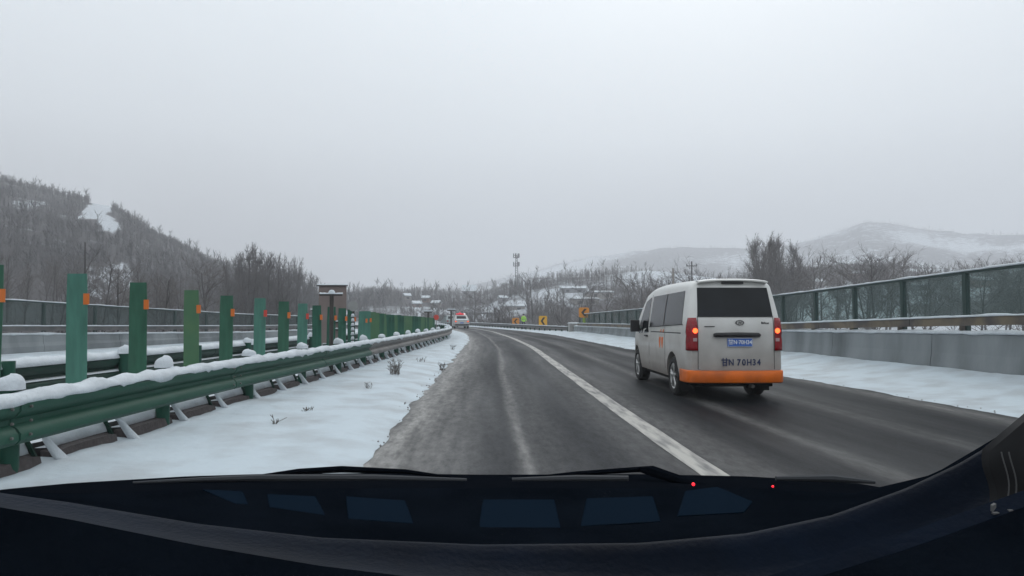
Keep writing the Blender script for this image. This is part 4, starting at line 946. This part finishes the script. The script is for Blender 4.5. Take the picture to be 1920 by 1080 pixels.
def conifer_meshes(seed):
    rnd = random.Random(seed); tr = MB().tube([(0, 0, -.3), (0, 0, 10)], [.16, .03], 6); cr = MB()
    for k in range(420):
        t = rnd.random() ** .8; z = .8 + t * 9.2; rr_ = (1 - t) * 2.3 + .12; a = rnd.uniform(0, 6.283); L1 = rr_ * rnd.uniform(.6, 1.08); c, s = math.cos(a), math.sin(a); w = .16 + .28 * (1 - t)
        cr.add([(c * .1, s * .1, z + .3), (c * L1 * .7 - s * w, s * L1 * .7 + c * w, z - .05), (c * L1, s * L1, z - .22), (c * L1 * .7 + s * w, s * L1 * .7 - c * w, z - .05)], [(0, 1, 2, 3)])
    return tr.mesh('trunk', BARK), cr.mesh('needles', CONIF)
CON = [conifer_meshes(i) for i in range(3)]
def yt_(z): return z
def plant(kind, px_, ytop, Y, lb, group, sx=1.0, brown=False):
    x = Q(px_, 596, Y).x
    while Y < 175 and corridor(Y)[0] - 2 < x < corridor(Y)[1] + 3: Y += 8; x = Q(px_, 596, Y).x
    if group and in_view_of_house(x, Y): return None
    gz = H(x, Y); top = Q(px_, ytop, Y).z; h = max(2.5, top - gz); s = h / 10
    o = thing({'conifer': 'conifer_tree', 'poplar': 'poplar_tree', 'dense': 'poplar_tree', 'thin': 'bare_tree', 'round': 'bare_tree'}[kind], lb, 'tree', (x, Y, gz), rng.uniform(0, 6.28), group)
    o.scale = (s * sx, s * sx, s)
    if group: PLANTED.append((group, px_, Y, yt_(top), o))
    if kind == 'conifer': a, b = CON[int(rng.integers(3))]; link('trunk', a, o); link('crown', b, o)
    else: a, b, b2 = VAR[kind][int(rng.integers(len(VAR[kind])))]; link('trunk', a, o); link('crown', b2 if brown else b, o)
    return o
# poplar row left
gp = 'bare poplars in the left treeline'
LT = tb((0, 470), (150, 480), (250, 492), (330, 500), (400, 490), (430, 476), (470, 464), (510, 470), (560, 490), (590, 510), (605, 528), (640, 545))
for k, px_ in enumerate(np.arange(428, 606, 4.2)):
    Y = rng.uniform(95, 125); yt = LT(px_) + rng.uniform(-3, 22)
    plant('poplar', px_ + rng.uniform(-4, 4), yt, Y, 'x', gp, .85)
gp2 = 'bare trees on the slope beyond the opposite road'
for k in range(56):
    px_ = rng.uniform(-40, 430); Y = rng.uniform(70, 150); yt = LT(max(0, px_)) + rng.uniform(0, 55)
    plant(['poplar', 'round', 'round', 'thin'][k % 4], px_, yt, Y, 'bare winter tree on the snowy slope beyond the opposite road', gp2, 1.1, k % 2 == 0)
for px_, yt, Y, lb in ((147, 440, 46, 'tallest dark bare tree on the left, its trunk rising beside the pale teal board'), (226, 500, 44, 'thin dark bare tree between the second and third green boards'), (132, 515, 50, 'small bare tree left of the pale teal board'), (92, 522, 50, 'low bare tree above the glass screen near the left end'), (300, 512, 48, 'bare forked tree between the third and fourth green boards'), (540, 545, 40, 'small snow-dusted tree above the sixth and seventh green boards')):
    plant('thin' if Y > 43 else 'round', px_, yt, Y, lb, None, .9)
# right
x_p = [(1420, 470), (1428, 459), (1435, 450), (1442, 447), (1450, 455), (1458, 462), (1466, 450), (1474, 452), (1482, 462), (1490, 480)]
for i, (px_, yt) in enumerate(x_p):
    plant('dense', px_, yt, 118 + (i * 7) % 10, NTH_[i] + ' poplar from the left in the tall clump behind the van', 'poplar clump behind the van', .8, True)
RT = tb((1080, 528), (1130, 530), (1200, 516), (1250, 506), (1300, 510), (1350, 515), (1400, 510), (1500, 490), (1600, 478), (1640, 462), (1690, 478), (1740, 492), (1800, 474), (1860, 485), (1930, 480))
for k in range(84):
    px_ = 1075 + (k * 10.6) % 890 + rng.uniform(-6, 6); Y = rng.uniform(85, 190); yt = RT(px_) + rng.uniform(4, 52)
    plant(['round', 'round', 'poplar', 'round'][k % 4], px_, yt, Y, ('bare winter tree in the brown wood behind the right noise screen' if px_ > 1480 else 'bare winter tree on the brown slope between the bend and the van'), 'trees behind the right noise screen' if px_ > 1480 else 'trees on the slope right of the bend', 1.25, k % 3 != 0)
CT = tb((680, 560), (760, 556), (820, 548), (900, 552), (940, 545), (960, 528), (1000, 512), (1030, 514), (1060, 532), (1100, 545))
for k in range(44):
    px_ = 660 + (k * 10.3) % 430 + rng.uniform(-4, 4); Y = rng.uniform(120, 260); yt = CT(px_) + rng.uniform(4, 50) * (.6 if 940 < px_ < 1060 else 1)
    plant(['round', 'round', 'poplar'][k % 3], px_, yt, Y, 'bare winter tree among the village slopes beyond the bend', 'trees among the far village', 1.3, k % 2 == 0)
for px_, yt, Y, lb in ((966, 527, 235, 'dark conifer directly below the radio mast'), (974, 531, 232, 'dark conifer right of the mast foot'), (957, 538, 230, 'lower conifer left of the mast foot'), (1062, 521, 250, 'pointed conifer above the long snowy roof, left of a pair'), (1075, 523, 250, 'pointed conifer above the long snowy roof, right of a pair'), (1046, 530, 255, 'faint conifer left of the pointed pair')):
    plant('conifer', px_, yt, Y, lb, None, 1.35)
for i, (px_, yt) in enumerate(((-4, 356), (3, 360), (10, 366), (17, 372), (24, 378), (31, 384), (38, 380), (45, 384), (52, 390), (60, 398))):
    plant('conifer', px_, yt, 300 + 4 * i, NTH_[i] + ' dark conifer from the left in the cluster high on the left hillside', 'conifers high on the left hillside', 1.0)
NTH = ['first', 'second', 'third', 'fourth', 'fifth', 'sixth', 'seventh', 'eighth', 'ninth', 'tenth', 'eleventh', 'twelfth', 'thirteenth', 'fourteenth', 'fifteenth', 'sixteenth', 'seventeenth', 'eighteenth', 'nineteenth', 'twentieth']
sp_ = sorted([(908 + F * (wall_r(y) + .24) / y) for y in np.arange(3.2, 30, 2.0) if 1480 < 908 + F * (wall_r(y) + .24) / y < 1990]); ed = [1470] + sp_ + [2000]
BINS = {gp: [(0, 460, 'left of the fifth green board'), (460, 510, 'behind the fifth green board'), (510, 555, 'behind the sixth green board'), (555, 999, 'just left of the brown sign back')],
 gp2: [(-99, 75, 'left of the pale teal board'), (75, 160, 'directly behind the pale teal board'), (160, 267, 'between the second and third boards'), (267, 360, 'between the third and fourth boards'), (360, 999, 'between the fourth board and the poplar row')],
 'trees behind the right noise screen': [(ed[i], ed[i + 1], 'above the ' + NTH[i] + ' screen bay right of the van') for i in range(len(ed) - 1)],
 'trees on the slope right of the bend': [(0, 1130, 'above the orange bend sign'), (1130, 1190, 'between the bend sign and the van mirror'), (1190, 1258, 'above the front of the van roof'), (1258, 1320, 'around the two utility poles'), (1320, 1420, 'between the power pole and the poplar clump'), (1420, 1490, 'at the foot of the poplar clump')],
 'trees among the far village': [(0, 720, 'right of the brown sign back'), (720, 790, 'above the middle of the overlapping boards'), (790, 850, 'above the far end of the boards'), (850, 910, 'above the patrol car'), (910, 955, 'between the patrol car and the mast'), (955, 1000, 'at the foot of the radio mast'), (1000, 1045, 'above the middle chevron sign'), (1045, 1200, 'just left of the orange bend sign')]}
for g_, bins in BINS.items():
    for a, b, ph in bins:
        mem = sorted([q for q in PLANTED if q[0] == g_ and a <= q[1] < b], key=lambda q: q[1])
        for k, q in enumerate(mem):
            kind_ = 'bare poplar' if q[4].name.startswith('poplar') else 'bare tree'
            q[4]['label'] = f"{NTH[min(k, 19)]} {kind_} from the left, {ph}" if len(mem) > 1 else f"lone {kind_} {ph}"
# nests
for px_, py_, lb in ((466, 485, 'larger dark bird nest in the poplar tops'), (485, 491, 'smaller dark bird nest lower right of the larger nest')):
    p = Q(px_, py_, 100); m = MB(); n_ = random.Random(px_)
    for k in range(60):
        a = Vector((n_.gauss(0, .22), n_.gauss(0, .22), n_.gauss(0, .16))); d = Vector((n_.gauss(0, 1), n_.gauss(0, 1), n_.gauss(0, .5))).normalized() * .25; m.tube([a - d, a + d], .03, 3)
    o = m.build('bird_nest', BARK); o.location = p; tag(o, lb, 'nest')

# woods too far off to count
def woods(name, npx, region, n, hgt, dens, mt, seed, nb=20, wf=.024):
    g = np.random.default_rng(seed); V = []; Fc = []; cnt = 0; tries = 0
    while cnt < n and tries < n * 8:
        tries += 1
        a = R(g.uniform(*region[0])); r = g.uniform(region[1][0] ** .5, region[1][1] ** .5) ** 2; x = r * math.sin(a); y = r * math.cos(a)
        z = H(x, y)
        if z < -3.5 and r > 120 and name == 'far_woods': continue
        xl, xr = corridor(y)
        if (y < 170 and xl - 2 < x < xr + 2) or in_view_of_house(x, y): continue
        if name == 'hillside_woods' and any(inpoly(908 + F * x / y, 596 - F * (z - 1.3) / y - q_, FIELD) for q_ in (4, 9, 14)) and g.random() < .93: continue
        if g.random() > cover(x, y, z) * dens: continue
        h = g.uniform(*hgt) * (2.0 if g.random() < .035 else 1); b = len(V); w = h * .012
        V += [(x - w, y, z), (x + w, y, z), (x, y + w, z), (x, y, z + h)]; Fc += [(b, b + 1, b + 3), (b + 1, b + 2, b + 3), (b + 2, b, b + 3)]
        for k in range(nb):
            b = len(V); t = g.uniform(.10, .9); q = g.uniform(0, 6.283); L_ = h * g.uniform(.22, .55); zz = z + h * t; rad = h * g.uniform(.02, .05)
            c, s = math.cos(q), math.sin(q); u = g.uniform(.25, 1.0); ww = h * wf
            V += [(x - s * ww, y + c * ww, zz), (x + s * ww, y - c * ww, zz), (x + c * L_ * .55, y + s * L_ * .55, zz + L_ * u), (x + c * L_ * .3 + s * ww * 2, y + s * L_ * .3 - c * ww * 2, zz + L_ * u * .5)]
            Fc += [(b, b + 3, b + 2, b + 1)]
        cnt += 1
    m = MB(); m.v = V; m.f = Fc; m.m = [0] * len(Fc); return tag(m.build(name, mt), kind='stuff')
woods('hillside_woods', 0, ((-52, -8), (170, 520)), 17000, (1.7, 3.3), 1.2, WOOD, 1)
woods('valley_woods', 0, ((-14, 40), (170, 430)), 8500, (1.6, 3.4), 1.0, SCRUB, 2)
woods('far_woods', 0, ((-10, 42), (800, 1270)), 3600, (1.8, 3.6), .8, WOOD, 3)
woods('bend_scrub', 0, ((-14, 12), (95, 200)), 2600, (1.2, 3.2), 3.0, SCRUB, 6, 34, .012)
woods('near_scrub', 0, ((-50, 46), (45, 180)), 1500, (1.2, 2.8), 1.0, SCRUB, 4, 60, .006)

# gazebo peak on the ridge hall
# radio mast
p = Q(968, 528, 238); gz = H(p.x, 238)
mt_ = thing('radio_mast', 'slim steel radio mast with two antenna platforms on the wooded knoll', 'mast', (p.x, 238, gz)); hM = Q(968, 478, 238).z - gz
LAT = mat('mast_steel', (.10, .105, .11), .6, metal=.2)
m = MB(); base, top_ = .9, .30
for k in range(3):
    a = k * 2.094; m.tube([(base * math.cos(a), base * math.sin(a), -.5), (top_ * math.cos(a), top_ * math.sin(a), hM * .97)], .10, 5)
n_ = 16
for i in range(n_):
    f0, f1 = i / n_, (i + 1) / n_; r0 = base + (top_ - base) * f0; r1 = base + (top_ - base) * f1
    for k in range(3):
        a, b = k * 2.094, (k + 1) * 2.094; m.tube([(r0 * math.cos(a), r0 * math.sin(a), hM * f0), (r1 * math.cos(b), r1 * math.sin(b), hM * f1)], .045, 3)
tag(m.build('lattice_tower', LAT, mt_), kind='stuff')
for z in (hM * .93, XZ(968, 499, 238)[1] - gz):
    m = MB(); m.lathe([(z - .06, .0), (z - .06, 1.05), (z + .06, 1.05), (z + .06, 0)], 'z', 14); m.lathe([(z + .7, 1.02), (z + .78, 1.02)], 'z', 14); pf = m.build('platform', LAT, mt_)
    for k in range(7):
        a = k * .8976; m = MB(); m.box(1.0 * math.cos(a) - .13, 1.0 * math.cos(a) + .13, 1.0 * math.sin(a) - .13, 1.0 * math.sin(a) + .13, z + .1, z + 1.4); m.build('antenna', LAT, pf)
m = MB(); m.tube([(0, 0, hM * .95), (0, 0, hM * 1.04)], .05, 5); m.build('lightning_rod', LAT, mt_)
# power poles
POLE = mat('concrete_pole', (.30, .27, .24), .8)
for px_, yt, Y, lb in ((1262, 503, 75, 'pale utility pole rising behind the van roof'), (1297, 490, 110, 'dark power pole with insulators above the van roof')):
    p = Q(px_, yt, Y); gz = H(p.x, Y); q = thing('utility_pole', lb, 'pole', (p.x, Y, gz)); h = p.z - gz
    m = MB(); m.tube([(0, 0, -.3), (0, 0, h)], [.16, .10], 8); m.build('pole', POLE if Y < 100 else BARK, q, True)
    if Y > 100:
        m = MB(); m.box(-.9, .9, -.06, .06, h - .8, h - .68); m.build('crossarm', BARK, q)
        for x in (-.8, 0, .8): m = MB(); m.tube([(x, 0, h - .68), (x, 0, h - .4)], .06, 6); m.build('insulator', BARK, q)
        m = MB(); m.tube([(0, -.2, h - 4.2), (0, -.2, h - 3.3)], .35, 8); m.build('transformer', BARK, q)

# ------------------------------------------------------------------ weeds and edge debris on the verge
WEED = mat('dry_weed', (.17, .155, .14), .9, var=.3)
def weed(px_, py_, h, n, lb):
    d = ray(px_, py_); t_ = (.08 - EYE.z) / d.z; p = EYE + d * t_; m = MB(); r_ = random.Random(px_)
    for k in range(n):
        a = r_.uniform(0, 6.28); L_ = h * r_.uniform(.5, 1); s = r_.uniform(.15, .7); q0 = Vector((r_.gauss(0, .04), r_.gauss(0, .04), -.05)); q1 = q0 + Vector((math.cos(a) * s * L_ * .5, math.sin(a) * s * L_ * .5, L_ * .6)); q2 = q1 + Vector((math.cos(a + .4) * s * L_ * .5, math.sin(a + .4) * s * L_ * .5, L_ * .35)); m.tube([q0, q1, q2], [.007, .005, .002], 4)
        for _ in range(3): q3 = q1.lerp(q2, r_.random()); m.tube([q3, q3 + Vector((r_.gauss(0, .03), r_.gauss(0, .03), .04))], .004, 3)
    o = m.build('dry_weed', WEED); o.location = p; tag(o, lb, 'weed')
weed(741, 705, .42, 30, 'largest dry weed clump poking through the snow verge'); weed(575, 775, .11, 7, 'small dark sprig on the snow below the guardrail middle'); weed(513, 800, .18, 4, 'thin pale sprig left of the dark sprig on the verge')
weed(790, 680, .2, 7, 'faint dry tuft halfway along the snow verge'); weed(830, 690, .18, 14, 'low dark tuft at the road edge of the verge'); weed(280, 878, .06, 5, 'short sprig nearest the wipers on the verge'); weed(310, 878, .06, 5, 'bent sprig beside the nearest one on the verge')
weed(690, 730, .2, 5, 'single fine stalk below the bare steel beam'); weed(848, 655, .25, 10, 'dark tuft near the far narrow end of the verge')
m = MB(); r_ = random.Random(3)
for k in range(240):
    Y = 7 + 50 * r_.random() ** 1.2; side = r_.random() < .55; x = (edge_l(Y) - abs(r_.gauss(0, .18)) + .05) if side else edge_r(Y) + abs(r_.gauss(0, .2)) - .05
    s = r_.uniform(.006, .022); z = .02; vs = [(x + s * r_.uniform(.6, 1) * a, Y + s * r_.uniform(.6, 1) * b, z + s * c) for a, b, c in ((1, 0, 0), (-1, 0, 0), (0, 1, 0), (0, -1, 0), (0, 0, .8), (0, 0, -.8))]
    m.add(vs, [(0, 2, 4), (2, 1, 4), (1, 3, 4), (3, 0, 4), (2, 0, 5), (1, 2, 5), (3, 1, 5), (0, 3, 5)])
tag(m.build('dirty_slush_crumbs', mat('slush_crumb', (.34, .33, .32), .8, var=.4)), kind='stuff')

# ------------------------------------------------------------------ the car this is seen from
D_BLACK = mat('dash_black', (.0044, .0064, .0098), .9, spec=.0, bump=.2, bscale=160, var=.35, vscale=9); D_NAVY = mat('dash_navy', (.0028, .0068, .0155), .5, spec=.035, bump=.12, bscale=160, col2=(.0016, .0036, .008), vscale=5)  # plastics coloured extra dark to stand in for the unbuilt roof's shade
D_REFL = mat('dash_reflection_blue', (.0058, .0115, .020), .65, spec=.0); D_GREY = mat('pillar_grey', (.024, .024, .025), .6, spec=.1); D_CHR = mat('trim_edge', (.10, .10, .10), .5, spec=.1)
COWL = mat('cowl_black', (.0042, .0055, .008), .8, spec=.0); BLADE = mat('wiper_grey', (.05, .053, .058), .5, spec=.1)
own = thing('own_car', 'dark blue-black dashboard, cowl and wipers of the car the view is taken from', 'car')
def loft(lines, n=60, close_last=None):
    # each line: (list of (px, py)), depth Y or list of depths)
    rws = []
    for pts, Yd in lines:
        xs = [p[0] for p in pts]; ys_ = [p[1] for p in pts]; row = []
        Yl = Yd if hasattr(Yd, '__len__') else [Yd] * len(pts)
        for px_ in np.linspace(-120, 2040, n): row.append(Q(px_, float(np.interp(px_, xs, ys_)), float(np.interp(px_, xs, Yl))))
        rws.append(row)
    return rws
U = [(-120, 935), (0, 918), (130, 906), (350, 893), (480, 889), (700, 887), (900, 890), (1210, 889), (1400, 893), (1600, 905), (1750, 930), (2040, 960)]
V1 = [(-120, 955), (0, 930), (130, 925), (370, 918), (700, 915), (1200, 915), (1400, 915), (1600, 925), (1750, 940), (2040, 975)]
C0 = [(-120, 905), (0, 924), (130, 942), (370, 982), (600, 1008), (900, 1021), (1200, 1018), (1400, 1000), (1560, 966), (1700, 915), (1800, 868), (1880, 820), (1920, 795), (2040, 720)]
V1b = [(p, min(y, float(np.interp(p, [q[0] for q in C0], [q[1] for q in C0])) - 2)) for p, y in V1]
m = MB(); m.slab(loft([(U, 1.38), (V1, 1.05)], 80), (0, 0, -.03)); m.build('cowl', COWL, own, True)
m = MB(); m.slab(loft([(V1b, 1.045), ([(p, (a + float(np.interp(p, [q[0] for q in C0], [q[1] for q in C0]))) / 2) for p, a in V1b], .90), (C0, .76)], 80), (0, 0, -.03)); m.build('dashboard_shelf', D_BLACK, own, True)
sh = lambda dy: [(p, y + dy * float(np.interp(p, [0, 500, 900, 1500, 1920], [.30, .5, .85, 1.35, 1.6]))) for p, y in C0]
RL = loft([(C0, .757), (sh(4), .745), (sh(22), .735), (sh(50), .72), (sh(74), .70), (sh(90), .66)], 108)
m = MB(); m.slab(RL, (0, .004, -.02)); m.build('dashboard_roll', D_NAVY, own, 'all')
m = MB(); m.slab(loft([(sh(91), .655), ([(-120, 1150), (900, 1170), (1300, 1150), (1420, 1092), (1700, 1004), (1920, 925), (2040, 880)], .60)], 60), (0, 0, -.02)); m.build('dashboard_face', D_BLACK, own, True)
st = [(1180, 1170), (1300, 1130), (1420, 1092), (1700, 1004), (1920, 925), (2040, 880)]
def strip(top, dy0, dy1, Y0, Y1, n=30, x0=1200, x1=2040):
    xs = [p[0] for p in top]; ys_ = [p[1] for p in top]
    return [[Q(px_, float(np.interp(px_, xs, ys_)) + d, Yy) for px_ in np.linspace(x0, x1, n)] for d, Yy in ((dy0, Y0), ((dy0 + dy1) / 2, (Y0 + Y1) / 2), (dy1, Y1))]
m = MB(); m.slab(strip(st, -6, 26, .598, .585), (0, 0, -.01)); m.build('trim_strip', D_NAVY, own, True)
m = MB(); m.slab(strip(st, 27, 260, .583, .50), (0, 0, -.01)); m.build('door_panel', D_BLACK, own, True)
# reflections over the shelf, painted as flat blue-coloured panels
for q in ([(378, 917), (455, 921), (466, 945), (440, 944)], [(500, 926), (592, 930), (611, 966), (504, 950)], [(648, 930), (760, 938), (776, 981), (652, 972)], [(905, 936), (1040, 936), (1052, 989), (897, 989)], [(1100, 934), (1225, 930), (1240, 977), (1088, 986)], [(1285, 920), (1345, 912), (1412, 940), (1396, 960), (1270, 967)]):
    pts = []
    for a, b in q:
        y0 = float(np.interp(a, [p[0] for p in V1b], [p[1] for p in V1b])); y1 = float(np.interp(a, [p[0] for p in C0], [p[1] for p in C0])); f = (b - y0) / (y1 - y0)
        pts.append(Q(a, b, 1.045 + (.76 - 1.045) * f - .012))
    m = MB(); m.poly(pts, (0, .004, -.004)); o = m.build('reflection_panel', D_REFL, own); bv = o.modifiers.new('b', 'BEVEL'); bv.width = .008; bv.segments = 3; bv.limit_method = 'ANGLE'
# wipers
def pxtube(name, pts, rad, Y, mt, n=8, flat=1):
    m = MB(); P_ = [Q(a, b, Y if not hasattr(Y, '__len__') else Y[i]) for i, (a, b) in enumerate(pts)]; m.tube(P_, rad, n, flat=flat); return m.build(name, mt, own, True)
pxtube('wiper_blade', [(250, 905), (380, 899), (480, 896), (700, 896), (875, 900)], [.002, .004, .006, .006, .003], 1.20, BLADE)
pxtube('wiper_arm', [(480, 894), (560, 884), (640, 880), (760, 884), (880, 900)], [.003, .005, .006, .004, .002], 1.24, COWL)
pxtube('wiper_blade', [(960, 899), (1080, 897), (1178, 897)], [.003, .006, .005], 1.20, BLADE)
pxtube('wiper_arm', [(980, 897), (1080, 888), (1200, 880), (1225, 884), (1320, 915), (1500, 962)], [.002, .004, .005, .010, .007, .004], [1.24, 1.24, 1.24, 1.2, 1.12, 1.0], COWL)
pxtube('wiper_blade', [(1455, 897), (1560, 897), (1640, 904)], [.004, .007, .003], 1.20, BLADE)
for a, b, r_ in ((1300, 908, .0026), (1449, 912, .0018)):  # small glowing dots added to stand in for red LED reflections
    m = MB(); p = Q(a, b, 1.01); m.lathe([(-r_, 0), (-r_ * .7, r_ * .7), (0, r_), (r_ * .7, r_ * .7), (r_, 0)], 'z', 10, at=p); m.build('led_reflection_dot', bpy.data.materials.get('led_reflection_red') or mat('led_reflection_red', (.8, .02, .02), .4, emit=(1, .02, .04), estr=1.5), own)
# pillar trim at the right
m = MB(); rws = []
for v in np.linspace(0, 1, 10):
    l = 1862 + 8 * math.sin(v * 5 - 2.2); py_ = lambda a: (842 - (a - 1860) * .85) * (1 - v) + (972 - (a - 1860) * .3) * v; rws.append([Q(a, py_(a), yy) for a, yy in ((l, .66), (l + 26, .645), (l + 60, .64), (2040, .66))])
m.slab(rws, (0, .01, 0)); pt = m.build('pillar_trim', D_GREY, own, 'all')
for dx in (26, 40):
    m = MB(); m.tube([Q(1858 + dx + 8 * math.sin(v * 5 - 2.2), 815 + 130 * v, .636) for v in np.linspace(.25, 1, 12)], .0006, 5); m.build('trim_line', D_CHR, pt, True)
for a, b, w, h in ((1862, 948, 6, 12), (1864, 962, 10, 3), (1893, 957, 7, 3), (1906, 957, 12, 3)):
    m = MB(); m.poly([Q(a, b, .585), Q(a + w, b - h * .3, .585), Q(a + w, b + h * .3, .585), Q(a, b + h, .585)], (0, .003, 0)); m.build('clip', D_CHR, pt)
print('SCENE BUILT', len(bpy.data.objects))
